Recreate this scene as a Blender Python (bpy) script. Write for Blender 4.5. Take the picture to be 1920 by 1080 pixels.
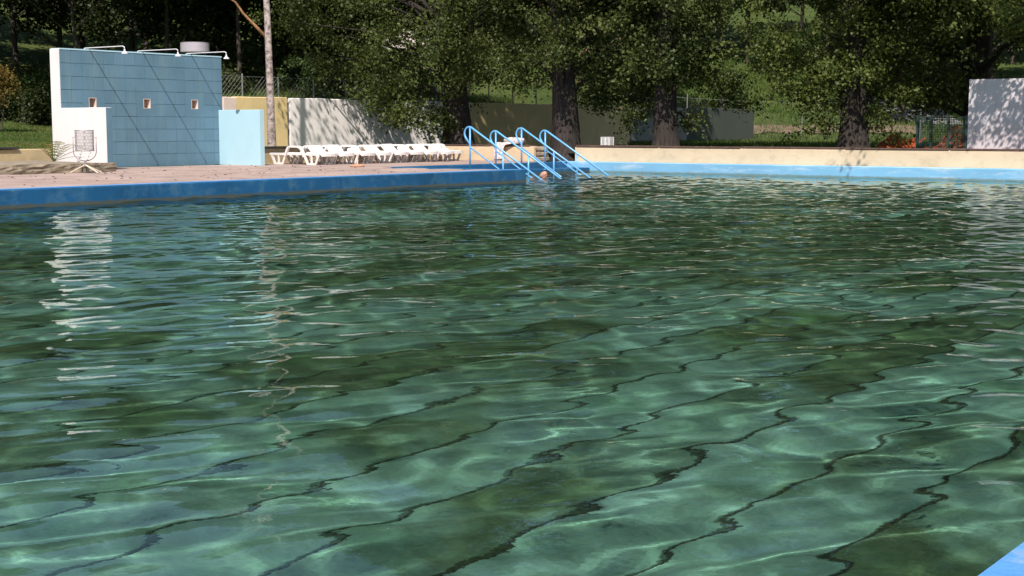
import bpy, bmesh, math, random
import numpy as np
from mathutils import Vector, Matrix

for o in list(bpy.data.objects):
    bpy.data.objects.remove(o, do_unlink=True)
SC = bpy.context.scene
COL = SC.collection
R = math.radians
rng = np.random.default_rng(7)
random.seed(7)

# ------------------------------------------------------------------ camera, sky, sun, exposure
# world axes: X runs across the pool, Y along it; the camera looks 36.87 degrees to the left of +Y
YAW = math.atan2(0.6, 0.8)
PITCH = math.atan(300 / 2667)
cam_d = bpy.data.cameras.new('camera')
cam_d.lens = 50.0
cam_d.sensor_width = 36.0
cam_d.clip_start = 0.1
cam_d.clip_end = 3000
cam = bpy.data.objects.new('camera', cam_d)
cam.location = (0, 0, 1.2)
cam.rotation_euler = (math.pi / 2 - PITCH, 0, YAW)
COL.objects.link(cam)
SC.camera = cam

SUN_T = Vector((-0.36, 0.54, -0.76)).normalized()      # the way the sunlight travels
sun_elev = math.asin(-SUN_T.z)
sun_az = math.atan2(-SUN_T.x, -SUN_T.y)                 # clockwise from +Y
world = bpy.data.worlds.new('World')
SC.world = world
world.use_nodes = True
wn = world.node_tree
bg = wn.nodes['Background']
sky = wn.nodes.new('ShaderNodeTexSky')
sky.sky_type = 'NISHITA'
sky.sun_disc = False
sky.sun_elevation = sun_elev
sky.sun_rotation = sun_az
sky.air_density = 1.0
sky.dust_density = 1.0
wn.links.new(sky.outputs[0], bg.inputs[0])
bg.inputs[1].default_value = 0.085
sun_d = bpy.data.lights.new('sun', 'SUN')
sun_d.energy = 5.0
sun_d.angle = R(0.53)
sun_d.color = (1.0, 0.92, 0.85)
sun = bpy.data.objects.new('sun', sun_d)
sun.rotation_euler = SUN_T.to_track_quat('-Z', 'Y').to_euler()
sun.location = (10, -20, 40)
COL.objects.link(sun)
sun_d.cycles.is_caustics_light = True

vs = SC.view_settings
vs.view_transform = 'Standard'
vs.look = 'None'
vs.exposure = 0.32
vs.gamma = 1.0
vs.use_curve_mapping = False
SC.render.engine = 'CYCLES'
cy = SC.cycles
cy.use_denoising = True
try:
    cy.denoiser = 'OPENIMAGEDENOISE'
except Exception:
    pass
cy.max_bounces = 9
cy.diffuse_bounces = 3
cy.glossy_bounces = 4
cy.transmission_bounces = 6
cy.transparent_max_bounces = 12
cy.sample_clamp_indirect = 4.0
cy.blur_glossy = 0.3
cy.caustics_reflective = False
cy.caustics_refractive = True

# ------------------------------------------------------------------ helpers
def tag(o, label=None, cat=None, group=None, kind=None):
    if label: o['label'] = label
    if cat: o['category'] = cat
    if group: o['group'] = group
    if kind: o['kind'] = kind
    return o

def empty(name, loc=(0, 0, 0), rz=0.0):
    o = bpy.data.objects.new(name, None)
    o.location = loc
    o.rotation_euler = (0, 0, rz)
    o.empty_display_size = 0.2
    COL.objects.link(o)
    return o

def link(name, me, parent=None, loc=(0, 0, 0), rot=(0, 0, 0)):
    o = bpy.data.objects.new(name, me)
    COL.objects.link(o)
    o.parent = parent
    o.location = loc
    o.rotation_euler = rot
    return o

class MB:
    """collects shapes for one mesh"""
    def __init__(s):
        s.v = []; s.f = []
    def add(s, vs_, fs):
        n = len(s.v)
        s.v += [tuple(a) for a in vs_]
        s.f += [tuple(i + n for i in q) for q in fs]
        return s
    def box(s, x0, x1, y0, y1, z0, z1):
        return s.add([(x0,y0,z0),(x1,y0,z0),(x1,y1,z0),(x0,y1,z0),(x0,y0,z1),(x1,y0,z1),(x1,y1,z1),(x0,y1,z1)],
                     [(0,3,2,1),(4,5,6,7),(0,1,5,4),(1,2,6,5),(2,3,7,6),(3,0,4,7)])
    def rbox(s, x0, x1, y0, y1, z0, z1, b=0.01):
        """box with its top edges chamfered"""
        vs_ = [(x0,y0,z0),(x1,y0,z0),(x1,y1,z0),(x0,y1,z0),
               (x0,y0,z1-b),(x1,y0,z1-b),(x1,y1,z1-b),(x0,y1,z1-b),
               (x0+b,y0+b,z1),(x1-b,y0+b,z1),(x1-b,y1-b,z1),(x0+b,y1-b,z1)]
        fs = [(0,3,2,1),(8,9,10,11)]
        for a in range(4):
            b2 = (a+1) % 4
            fs += [(a,b2,b2+4,a+4),(a+4,b2+4,b2+8,a+8)]
        return s.add(vs_, fs)
    def tube(s, pts, r, n=8, caps=True):
        pts = [Vector(p) for p in pts]
        rs = r if isinstance(r, (list, tuple)) else [r] * len(pts)
        vs_ = []; fs = []
        up = None
        for i, p in enumerate(pts):
            if i == 0: t = pts[1] - pts[0]
            elif i == len(pts) - 1: t = pts[-1] - pts[-2]
            else: t = (pts[i+1] - p).normalized() + (p - pts[i-1]).normalized()
            t.normalize()
            if up is None:
                up = Vector((0,0,1)) if abs(t.z) < 0.9 else Vector((1,0,0))
            a = t.cross(up)
            if a.length < 1e-4: a = t.orthogonal()
            a.normalize()
            b = a.cross(t).normalized()
            up = b
            for k in range(n):
                th = 2*math.pi*k/n
                vs_.append(p + (a*math.cos(th) + b*math.sin(th))*rs[i])
        for i in range(len(pts)-1):
            for k in range(n):
                k2 = (k+1) % n
                fs.append((i*n+k, i*n+k2, (i+1)*n+k2, (i+1)*n+k))
        if caps:
            fs.append(tuple(reversed(range(n))))
            fs.append(tuple(range((len(pts)-1)*n, len(pts)*n)))
        return s.add(vs_, fs)
    def lathe(s, prof, n=24, c=(0,0,0)):
        vs_ = []; fs = []
        for (r, z) in prof:
            for k in range(n):
                th = 2*math.pi*k/n
                vs_.append((c[0]+r*math.cos(th), c[1]+r*math.sin(th), c[2]+z))
        m = len(prof)
        for i in range(m-1):
            for k in range(n):
                k2 = (k+1) % n
                fs.append((i*n+k, i*n+k2, (i+1)*n+k2, (i+1)*n+k))
        return s.add(vs_, fs)
    def prism(s, poly, y0, y1):
        """polygon in x,z extruded along y"""
        n = len(poly)
        vs_ = [(x,y0,z) for x,z in poly] + [(x,y1,z) for x,z in poly]
        fs = [tuple(range(n)), tuple(reversed(range(n,2*n)))]
        for i in range(n):
            j = (i+1) % n
            fs.append((i, i+n, j+n, j))
        return s.add(vs_, fs)
    def ball(s, c, r, nu=16, nv=10):
        rx, ry, rz = r if isinstance(r, (tuple, list)) else (r, r, r)
        vs_ = [(c[0],c[1],c[2]-rz)]
        fs = []
        for j in range(1, nv):
            ph = -math.pi/2 + math.pi*j/nv
            for i in range(nu):
                th = 2*math.pi*i/nu
                vs_.append((c[0]+rx*math.cos(ph)*math.cos(th), c[1]+ry*math.cos(ph)*math.sin(th), c[2]+rz*math.sin(ph)))
        vs_.append((c[0],c[1],c[2]+rz))
        top = len(vs_)-1
        for i in range(nu):
            i2 = (i+1) % nu
            fs.append((0, 1+i2, 1+i))
            for j in range(nv-2):
                a = 1+j*nu
                fs.append((a+i, a+i2, a+nu+i2, a+nu+i))
            a = 1+(nv-2)*nu
            fs.append((a+i, a+i2, top))
        return s.add(vs_, fs)
    def mesh(s, name, mat, smooth=False, fix=True):
        me = bpy.data.meshes.new(name)
        me.from_pydata(s.v, [], s.f)
        if fix:
            bm = bmesh.new(); bm.from_mesh(me)
            bmesh.ops.recalc_face_normals(bm, faces=bm.faces)
            bm.to_mesh(me); bm.free()
        if smooth:
            me.polygons.foreach_set('use_smooth', [True]*len(me.polygons))
        me.materials.append(mat)
        me.update()
        return me
    def build(s, name, mat, parent=None, loc=(0,0,0), rot=(0,0,0), smooth=False):
        return link(name, s.mesh(name, mat, smooth), parent, loc, rot)

def np_mesh(name, V, F, mat, smooth=False):
    """V (n,3) float array, F (m,k) int array"""
    me = bpy.data.meshes.new(name)
    k = F.shape[1]
    me.vertices.add(len(V)); me.vertices.foreach_set('co', np.ascontiguousarray(V, dtype=np.float32).ravel())
    me.loops.add(F.size); me.loops.foreach_set('vertex_index', np.ascontiguousarray(F, dtype=np.int32).ravel())
    me.polygons.add(len(F))
    me.polygons.foreach_set('loop_start', np.arange(0, F.size, k, dtype=np.int32))
    me.polygons.foreach_set('use_smooth', np.full(len(F), smooth, dtype=bool))
    me.update(calc_edges=True)
    me.validate()
    me.materials.append(mat)
    return me

def copy_tree(o, parent=None):
    c = o.copy()
    COL.objects.link(c)
    c.parent = parent
    for ch in list(o.children):
        copy_tree(ch, c)
    return c

# ------------------------------------------------------------------ materials
def new_mat(name):
    m = bpy.data.materials.new(name)
    m.use_nodes = True
    nt = m.node_tree
    nt.nodes.clear()
    out = nt.nodes.new('ShaderNodeOutputMaterial')
    return m, nt, out

def N(nt, typ, **kw):
    n = nt.nodes.new(typ)
    for k, v in kw.items():
        if k.startswith('i_'):
            n.inputs[k[2:].replace('_', ' ')].default_value = v
        else:
            setattr(n, k, v)
    return n

def ramp(nt, fac, stops):
    n = nt.nodes.new('ShaderNodeValToRGB')
    cr = n.color_ramp
    while len(cr.elements) < len(stops): cr.elements.new(0.5)
    for e, (p, c) in zip(cr.elements, stops):
        e.position = p
        e.color = (*c, 1) if len(c) == 3 else c
    nt.links.new(fac, n.inputs[0])
    return n.outputs[0]

def noise(nt, scale, detail=4, rough=0.55, coord='Object', dist=0.0, stretch=None):
    tc = nt.nodes.new('ShaderNodeTexCoord') if coord != 'World' else nt.nodes.new('ShaderNodeNewGeometry')
    src = tc.outputs[coord] if coord != 'World' else tc.outputs['Position']
    if stretch:
        mp = nt.nodes.new('ShaderNodeMapping')
        mp.inputs['Scale'].default_value = stretch
        nt.links.new(src, mp.inputs[0]); src = mp.outputs[0]
    n = nt.nodes.new('ShaderNodeTexNoise')
    n.inputs['Scale'].default_value = scale
    n.inputs['Detail'].default_value = detail
    n.inputs['Roughness'].default_value = rough
    n.inputs['Distortion'].default_value = dist
    nt.links.new(src, n.inputs['Vector'])
    return n.outputs['Fac']

def mix(nt, fac, a, b, mode='MIX'):
    n = nt.nodes.new('ShaderNodeMix')
    n.data_type = 'RGBA'; n.blend_type = mode
    for idx, v in ((6, a), (7, b)):
        if isinstance(v, tuple): n.inputs[idx].default_value = (*v, 1)
        else: nt.links.new(v, n.inputs[idx])
    if isinstance(fac, (int, float)): n.inputs[0].default_value = fac
    else: nt.links.new(fac, n.inputs[0])
    return n.outputs[2]

def painted(name, col, var=0.12, rough=0.6, stain=None, stain_amt=0.5, scale=1.2, bump=0.15, bscale=40, streak=None, objvar=0.0, metal=0.0, stain_range=(0.5, 0.72), scum=None):
    """a painted or plastered surface with blotches, wear and a fine relief"""
    m, nt, out = new_mat(name)
    b = N(nt, 'ShaderNodeBsdfPrincipled')
    b.inputs['Roughness'].default_value = rough
    b.inputs['Metallic'].default_value = metal
    n1 = noise(nt, scale, 6, 0.6, 'World')
    lo = tuple(max(0, c*(1-var)) for c in col); hi = tuple(min(1, c*(1+var)) for c in col)
    c = ramp(nt, n1, [(0.3, lo), (0.7, hi)])
    if stain:
        n2 = noise(nt, scale*2.7, 8, 0.7, 'World', 0.4, streak)
        f = ramp(nt, n2, [(stain_range[0], (0,0,0)), (stain_range[1], (stain_amt,)*3)])
        c = mix(nt, f, c, stain)
    if scum:
        g = nt.nodes.new('ShaderNodeNewGeometry'); sp = nt.nodes.new('ShaderNodeSeparateXYZ'); nt.links.new(g.outputs['Position'], sp.inputs[0])
        n4 = noise(nt, 5.0, 6, 0.7, 'World', 0.3, (1, 1, 0.5))
        ad = N(nt, 'ShaderNodeMath', operation='MULTIPLY_ADD'); ad.inputs[1].default_value = -0.07; nt.links.new(n4, ad.inputs[0]); nt.links.new(sp.outputs['Z'], ad.inputs[2])
        f4 = ramp(nt, ad.outputs[0], [(0.0, (0.85,)*3), (0.03, (0, 0, 0))])
        c = mix(nt, f4, c, scum)
    if objvar:
        oi = nt.nodes.new('ShaderNodeObjectInfo')
        v = ramp(nt, oi.outputs['Random'], [(0, (1-objvar,)*3), (1, (1+objvar*0.6,)*3)])
        c = mix(nt, 1.0, c, v, 'MULTIPLY')
    nt.links.new(c, b.inputs['Base Color'])
    if bump:
        n3 = noise(nt, bscale, 6, 0.65, 'World')
        bp = N(nt, 'ShaderNodeBump')
        bp.inputs['Strength'].default_value = bump
        bp.inputs['Distance'].default_value = 0.02
        nt.links.new(n3, bp.inputs['Height'])
        nt.links.new(bp.outputs[0], b.inputs['Normal'])
    nt.links.new(b.outputs[0], out.inputs[0])
    return m

def leaf_mat(name, c1, c2, c3, scale=0.6, trans=0.25):
    m, nt, out = new_mat(name)
    n1 = noise(nt, scale, 3, 0.6, 'World')
    n2 = noise(nt, 9.0, 2, 0.5, 'World')
    c = ramp(nt, n1, [(0.3, c1), (0.55, c2), (0.75, c3)])
    v = ramp(nt, n2, [(0.25, (0.6,)*3), (0.75, (1.35,)*3)])
    c = mix(nt, 1.0, c, v, 'MULTIPLY')
    b = N(nt, 'ShaderNodeBsdfPrincipled')
    b.inputs['Roughness'].default_value = 0.5
    b.inputs['Specular IOR Level'].default_value = 0.3
    nt.links.new(c, b.inputs['Base Color'])
    t = N(nt, 'ShaderNodeBsdfTranslucent')
    tcol = mix(nt, 1.0, c, (1.2, 1.4, 0.5), 'MULTIPLY')
    nt.links.new(tcol, t.inputs[0])
    ms = N(nt, 'ShaderNodeMixShader')
    ms.inputs[0].default_value = trans
    nt.links.new(b.outputs[0], ms.inputs[1]); nt.links.new(t.outputs[0], ms.inputs[2])
    nt.links.new(ms.outputs[0], out.inputs[0])
    return m

def bark_mat(name, c1, c2, stretch=(9, 9, 1.2), bump=0.9, thr=(0.35, 0.65)):
    m, nt, out = new_mat(name)
    n1 = noise(nt, 1.6, 6, 0.65, 'World', 0.6, stretch)
    c = ramp(nt, n1, [(thr[0], c1), (thr[1], c2)])
    b = N(nt, 'ShaderNodeBsdfPrincipled')
    b.inputs['Roughness'].default_value = 0.9
    nt.links.new(c, b.inputs['Base Color'])
    bp = N(nt, 'ShaderNodeBump')
    bp.inputs['Strength'].default_value = bump
    bp.inputs['Distance'].default_value = 0.06
    nt.links.new(n1, bp.inputs['Height'])
    nt.links.new(bp.outputs[0], b.inputs['Normal'])
    nt.links.new(b.outputs[0], out.inputs[0])
    return m

M = {}
M['pool_blue_shaded'] = painted('pool_blue_shaded', (0.010, 0.095, 0.225), 0.22, 0.5, (0.10, 0.22, 0.30), 0.6, 1.1, 0.2, 40, scum=(0.085, 0.085, 0.05))  # pool blue darkened: shade of the side faces mixed into the colour
M['pool_far'] = painted('pool_far', (0.21, 0.47, 0.71), 0.12, 0.5, (0.55, 0.68, 0.80), 0.75, 0.7, 0.12, 60, streak=(0.5, 0.5, 2.5), stain_range=(0.5, 0.66), scum=(0.16, 0.24, 0.22))  # same blue with sunlit brightness in the colour, plus pale weathering
M['coping_sunlit'] = painted('coping_sunlit', (0.10, 0.31, 0.66), 0.12, 0.55, (0.30, 0.42, 0.55), 0.6, 3.5, 0.3, 45, stain_range=(0.54, 0.66))  # same blue lightened: sun on the tops is in the colour
M['shower_blue'] = painted('shower_blue', (0.118, 0.225, 0.300), 0.12, 0.5, (0.19, 0.29, 0.32), 0.55, 0.8, 0.05, 30, objvar=0.06, streak=(1.6, 1.6, 0.22))
M['joint_blue'] = painted('joint_blue', (0.105, 0.205, 0.27), 0.12, 0.6)
M['cyan'] = painted('cyan', (0.42, 0.64, 0.73), 0.05, 0.5, bump=0.06)
M['white_plaster'] = painted('white_plaster', (0.78, 0.74, 0.74), 0.05, 0.8, (0.45, 0.42, 0.40), 0.25, 0.9, 0.15, 25, streak=(2, 2, 0.25))
M['white_wall'] = painted('white_wall', (0.90, 0.845, 0.81), 0.05, 0.85, (0.58, 0.52, 0.47), 0.3, 0.8, 0.25, 18, streak=(1, 1, 0.6))
M['yellow_wall'] = painted('yellow_wall', (0.72, 0.55, 0.27), 0.10, 0.85, (0.5, 0.40, 0.24), 0.35, 1.0, 0.25, 18)
M['pink_wall'] = painted('pink_wall', (0.72, 0.58, 0.50), 0.06, 0.85, (0.5, 0.42, 0.36), 0.3, 1.0, 0.2, 18)
M['grey_wall'] = painted('grey_wall', (0.25, 0.25, 0.22), 0.08, 0.85, (0.16, 0.16, 0.14), 0.3, 1.0, 0.2, 18)
M['green_wall_shaded'] = painted('green_wall_shaded', (0.052, 0.064, 0.052), 0.10, 0.8, (0.035, 0.04, 0.034), 0.4, 1.0, 0.2, 18)  # tree shade mixed into the green of the wall's right end
M['lilac_wall'] = painted('lilac_wall', (0.64, 0.575, 0.60), 0.07, 0.8, (0.36, 0.31, 0.30), 0.45, 1.0, 0.12, 25, streak=(2, 2, 0.4))
M['cream'] = painted('cream', (0.67, 0.52, 0.345), 0.09, 0.8, (0.40, 0.29, 0.18), 0.5, 0.9, 0.2, 22, streak=(1, 1, 1.6))
M['beige_wall'] = painted('beige_wall', (0.42, 0.33, 0.19), 0.15, 0.9, (0.24, 0.20, 0.10), 0.5, 1.2, 0.3, 20)
M['concrete'] = painted('concrete', (0.30, 0.25, 0.18), 0.25, 0.95, (0.10, 0.08, 0.06), 0.75, 2.2, 0.9, 12, stain_range=(0.45, 0.7))
M['paver'] = painted('paver', (0.40, 0.30, 0.26), 0.16, 0.9, (0.22, 0.16, 0.14), 0.5, 1.6, 0.35, 30, objvar=0.14)
M['paver_joint'] = painted('paver_joint', (0.12, 0.09, 0.07), 0.3, 1.0)
M['plank'] = painted('plank', (0.10, 0.055, 0.04), 0.3, 0.8, (0.22, 0.13, 0.10), 0.6, 2.0, 0.4, 20)
M['black_plank'] = painted('black_plank', (0.02, 0.018, 0.016), 0.3, 0.7)
M['white_plastic'] = painted('white_plastic', (0.80, 0.76, 0.74), 0.04, 0.45, (0.55, 0.50, 0.46), 0.3, 3.0, 0.03, 60)
M['rail_blue'] = painted('rail_blue', (0.14, 0.42, 0.74), 0.08, 0.3, (0.4, 0.55, 0.75), 0.2, 6.0, 0.03, 60)
M['wire'] = painted('wire', (0.34, 0.31, 0.32), 0.15, 0.5, metal=0.4, bump=0)
M['cream_metal'] = painted('cream_metal', (0.70, 0.60, 0.48), 0.1, 0.45, (0.3, 0.22, 0.16), 0.4, 6, 0.03)
M['white_pipe'] = painted('white_pipe', (0.74, 0.74, 0.78), 0.06, 0.35, bump=0)
M['drum'] = painted('drum', (0.40, 0.375, 0.42), 0.06, 0.6, (0.4, 0.38, 0.4), 0.3, 3, 0.05)
M['niche'] = painted('niche', (0.30, 0.22, 0.18), 0.2, 0.8, (0.12, 0.08, 0.07), 0.6, 6, 0.2)
M['galv'] = painted('galv', (0.30, 0.31, 0.30), 0.1, 0.5, metal=0.5, bump=0)
M['green_metal'] = painted('green_metal', (0.03, 0.06, 0.05), 0.2, 0.5, bump=0)
M['orange_net'] = painted('orange_net', (0.46, 0.11, 0.04), 0.15, 0.6, bump=0)
M['dirt'] = painted('dirt', (0.16, 0.11, 0.075), 0.3, 1.0, (0.28, 0.2, 0.14), 0.6, 2.0, 0.8, 8)
M['road'] = painted('road', (0.30, 0.29, 0.30), 0.15, 0.9, (0.2, 0.2, 0.2), 0.4, 1.0, 0.3, 20)
M['stone'] = painted('stone', (0.28, 0.23, 0.17), 0.3, 0.95, (0.12, 0.10, 0.07), 0.6, 4.0, 0.8, 14)
M['skin'] = painted('skin', (0.56, 0.28, 0.19), 0.12, 0.5, (0.62, 0.22, 0.16), 0.4, 14, 0.05, 90)
M['hair'] = painted('hair', (0.42, 0.36, 0.32), 0.2, 0.7, bump=0.5, bscale=200)
M['towel'] = painted('towel', (0.74, 0.64, 0.63), 0.05, 0.95, (0.36, 0.22, 0.24), 0.85, 7.0, 0.5, 60, stain_range=(0.52, 0.58))
M['terracotta'] = painted('terracotta', (0.55, 0.28, 0.17), 0.15, 0.8)
M['house_pink'] = painted('house_pink', (0.50, 0.26, 0.22), 0.08, 0.9, (0.4, 0.22, 0.18), 0.3, 0.6, 0.1)
M['house_white'] = painted('house_white', (0.62, 0.55, 0.52), 0.06, 0.9)
M['roof'] = painted('roof', (0.22, 0.09, 0.06), 0.2, 0.9, (0.1, 0.06, 0.05), 0.5, 1.5, 0.5, 10)
M['window_glass'] = painted('window_glass', (0.02, 0.025, 0.03), 0.1, 0.08, bump=0)
M['poplar_bark'] = bark_mat('poplar_bark', (0.012, 0.009, 0.008), (0.055, 0.041, 0.035))
M['birch_bark'] = bark_mat('birch_bark', (0.10, 0.075, 0.068), (0.44, 0.37, 0.34), (4, 4, 5), 0.4, (0.36, 0.56))
M['dead_wood'] = bark_mat('dead_wood', (0.16, 0.075, 0.03), (0.38, 0.20, 0.09))
M['dark_bark'] = bark_mat('dark_bark', (0.02, 0.016, 0.013), (0.09, 0.07, 0.055))
M['poplar_leaf'] = leaf_mat('poplar_leaf', (0.046, 0.070, 0.018), (0.088, 0.112, 0.030), (0.15, 0.165, 0.052), 0.45, 0.32)
M['poplar_leaf_yellow'] = leaf_mat('poplar_leaf_yellow', (0.060, 0.085, 0.018), (0.118, 0.142, 0.034), (0.18, 0.19, 0.055), 0.45, 0.32)
M['wood_leaf'] = leaf_mat('wood_leaf', (0.022, 0.04, 0.012), (0.045, 0.062, 0.018), (0.075, 0.075, 0.022), 0.25)
M['bush_leaf'] = leaf_mat('bush_leaf', (0.03, 0.06, 0.014), (0.055, 0.085, 0.022), (0.09, 0.095, 0.03), 0.4)
M['autumn_leaf'] = leaf_mat('autumn_leaf', (0.10, 0.085, 0.02), (0.17, 0.11, 0.025), (0.22, 0.10, 0.03), 0.6)
M['red_brown_leaf'] = leaf_mat('red_brown_leaf', (0.05, 0.035, 0.018), (0.09, 0.055, 0.03), (0.13, 0.075, 0.04), 0.6)
M['fern_leaf'] = leaf_mat('fern_leaf', (0.09, 0.12, 0.03), (0.17, 0.18, 0.05), (0.25, 0.14, 0.06), 3.0)
M['grass_blade'] = leaf_mat('grass_blade', (0.06, 0.11, 0.02), (0.11, 0.16, 0.036), (0.21, 0.19, 0.07), 0.5, 0.35)

def ground_mat():
    m, nt, out = new_mat('ground_grass')
    n1 = noise(nt, 0.35, 6, 0.6, 'World')
    n2 = noise(nt, 6.0, 6, 0.7, 'World')
    c = ramp(nt, n1, [(0.3, (0.045, 0.075, 0.018)), (0.55, (0.075, 0.105, 0.028)), (0.75, (0.13, 0.12, 0.045))])
    c = mix(nt, 1.0, c, ramp(nt, n2, [(0.3, (0.55,)*3), (0.7, (1.3,)*3)]), 'MULTIPLY')
    b = N(nt, 'ShaderNodeBsdfPrincipled')
    b.inputs['Roughness'].default_value = 1.0
    b.inputs['Specular IOR Level'].default_value = 0.1
    nt.links.new(c, b.inputs['Base Color'])
    bp = N(nt, 'ShaderNodeBump'); bp.inputs['Strength'].default_value = 0.8; bp.inputs['Distance'].default_value = 0.1
    nt.links.new(n2, bp.inputs['Height']); nt.links.new(bp.outputs[0], b.inputs['Normal'])
    nt.links.new(b.outputs[0], out.inputs[0])
    return m
M['ground'] = ground_mat()

def pool_floor_mat():
    m, nt, out = new_mat('pool_floor_paint')
    big = noise(nt, 0.33, 5, 0.6, 'World', 0.8)
    mid = noise(nt, 1.7, 7, 0.7, 'World', 0.5)
    fine = noise(nt, 14, 6, 0.7, 'World')
    teal = ramp(nt, mid, [(0.3, (0.105, 0.235, 0.150)), (0.5, (0.150, 0.280, 0.225)), (0.7, (0.19, 0.325, 0.315))])
    alga = ramp(nt, mid, [(0.3, (0.028, 0.048, 0.028)), (0.55, (0.06, 0.115, 0.055)), (0.75, (0.085, 0.195, 0.075))])
    oi = nt.nodes.new('ShaderNodeObjectInfo')
    a = N(nt, 'ShaderNodeMath', operation='MULTIPLY_ADD'); a.inputs[1].default_value = 0.20; a.inputs[2].default_value = -0.10
    nt.links.new(oi.outputs['Random'], a.inputs[0])
    s = N(nt, 'ShaderNodeMath', operation='ADD')
    geo = nt.nodes.new('ShaderNodeNewGeometry'); sx = nt.nodes.new('ShaderNodeSeparateXYZ'); nt.links.new(geo.outputs['Position'], sx.inputs[0])
    mr = N(nt, 'ShaderNodeMapRange'); mr.inputs['From Min'].default_value = 4; mr.inputs['From Max'].default_value = 14; mr.inputs['To Min'].default_value = 0.055; mr.inputs['To Max'].default_value = -0.10
    nt.links.new(sx.outputs['Y'], mr.inputs['Value'])
    s0 = N(nt, 'ShaderNodeMath', operation='ADD'); nt.links.new(mr.outputs[0], s0.inputs[0]); nt.links.new(a.outputs[0], s0.inputs[1])
    nt.links.new(big, s.inputs[0]); nt.links.new(s0.outputs[0], s.inputs[1])
    f = ramp(nt, s.outputs[0], [(0.40, (1, 1, 1)), (0.55, (0, 0, 0))])
    c = mix(nt, f, teal, alga)
    c = mix(nt, 1.0, c, ramp(nt, fine, [(0.3, (0.75,)*3), (0.7, (1.15,)*3)]), 'MULTIPLY')
    b = N(nt, 'ShaderNodeBsdfPrincipled'); b.inputs['Roughness'].default_value = 0.9
    nt.links.new(c, b.inputs['Base Color'])
    nt.links.new(b.outputs[0], out.inputs[0])
    return m
M['pool_floor'] = pool_floor_mat()
M['pool_joint'] = painted('pool_joint', (0.012, 0.022, 0.018), 0.3, 0.9, bump=0)

def water_mat():
    m, nt, out = new_mat('water')
    g = N(nt, 'ShaderNodeBsdfGlass')
    g.inputs['IOR'].default_value = 1.333
    g.inputs['Roughness'].default_value = 0.0
    g.inputs['Color'].default_value = (0.86, 0.97, 0.92, 1)
    nz = noise(nt, 9.0, 3, 0.5, 'World')
    bp = N(nt, 'ShaderNodeBump'); bp.inputs['Strength'].default_value = 0.24; bp.inputs['Distance'].default_value = 0.006
    nt.links.new(nz, bp.inputs['Height']); nt.links.new(bp.outputs[0], g.inputs['Normal'])
    nt.links.new(g.outputs[0], out.inputs[0])
    return m
M['water'] = water_mat()

# ------------------------------------------------------------------ dimensions (metres, water level z = 0)
XL, XR, YF, YN = -18.85, -0.96, 32.4, -3.0      # pool: left edge, right edge, far end, near end
XREC, YREC = -22.4, 25.65                       # stepped recess in the far left corner
ZD = 0.28                                       # deck
ZF = -1.15                                      # pool floor
ZT = 0.50                                       # terrace behind the low walls

def smooth(a, b, x):
    t = np.clip((x - a) / (b - a), 0, 1)
    return t * t * (3 - 2 * t)

def height(X, Y):
    X = np.asarray(X, float); Y = np.asarray(Y, float)
    q = -0.6 * X + 0.8 * Y
    hf = ZT + 0.8 * smooth(66.5, 72, q) + 0.20 * np.clip(q - 72, 0, 60)
    d = np.clip(-31.2 - X, 0, None)
    base = 0.62 + (1.75 - 0.62) * smooth(24.0, 27.2, Y - 0.75 * d)
    hb = base + 0.10 * d - 0.035 * np.clip(d, 0, 10) * (1 - smooth(24.0, 27.2, Y - 0.75 * d)) + 0.20 * np.clip(d - 13, 0, 60)
    w = smooth(48, 62, Y)
    h = np.where(X > -31.15, hf, hb * (1 - w) + hf * w)
    return h
def H(x, y): return float(height(x, y))

# ------------------------------------------------------------------ ground
xs = np.unique(np.concatenate([np.linspace(-400, -90, 32), np.linspace(-90, -31.6, 60), [-31.6, -31.2, -31.1], np.linspace(-31, -27.96, 6), np.linspace(-27.96, 12, 40), np.linspace(12, 90, 40), np.linspace(90, 400, 24)]))
ys = np.unique(np.concatenate([np.linspace(-300, -10, 30), np.linspace(-10, 32.9, 44), np.linspace(32.9, 120, 88), np.linspace(120, 450, 34)]))
GX, GY = np.meshgrid(xs, ys)
GZ = height(GX, GY)
jig = (rng.random(GZ.shape) - 0.5) * 0.10
GZ = GZ + np.where((GX < -32) | (GY > 36), jig, 0)
V = np.stack([GX, GY, GZ], -1).reshape(-1, 3)
nx, ny = len(xs), len(ys)
F = []
for j in range(ny - 1):
    for i in range(nx - 1):
        cx, cyy = (xs[i] + xs[i+1]) / 2, (ys[j] + ys[j+1]) / 2
        if -27.96 < cx < 12 and -10 < cyy < 32.9:
            continue
        F.append((j*nx+i, j*nx+i+1, (j+1)*nx+i+1, (j+1)*nx+i))
tag(link('ground', np_mesh('ground', V, np.array(F), M['ground'], True)), kind='structure')

# ------------------------------------------------------------------ pool basin
basin = empty('pool_basin'); tag(basin, kind='structure')
mb = MB().box(XREC - 0.3, XR + 0.3, YN - 0.3, YF + 0.3, ZF - 0.3, ZF)
floor_base = mb.build('floor_base', M['pool_joint'], basin)
PW = 0.54
npan = int((XR - XREC) / PW) + 1
receivers = [floor_base]
pan_me = MB().rbox(0.015, PW - 0.015, 0, YF - YN - 0.01, 0, 0.03, 0.006).mesh('floor_panel', M['pool_floor'])
for i in range(npan):
    x0 = XR - (i + 1) * PW
    if x0 < XL - 0.05:
        break
    receivers.append(link('floor_panel', pan_me, basin, (x0, YN + 0.005, ZF)))
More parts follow.
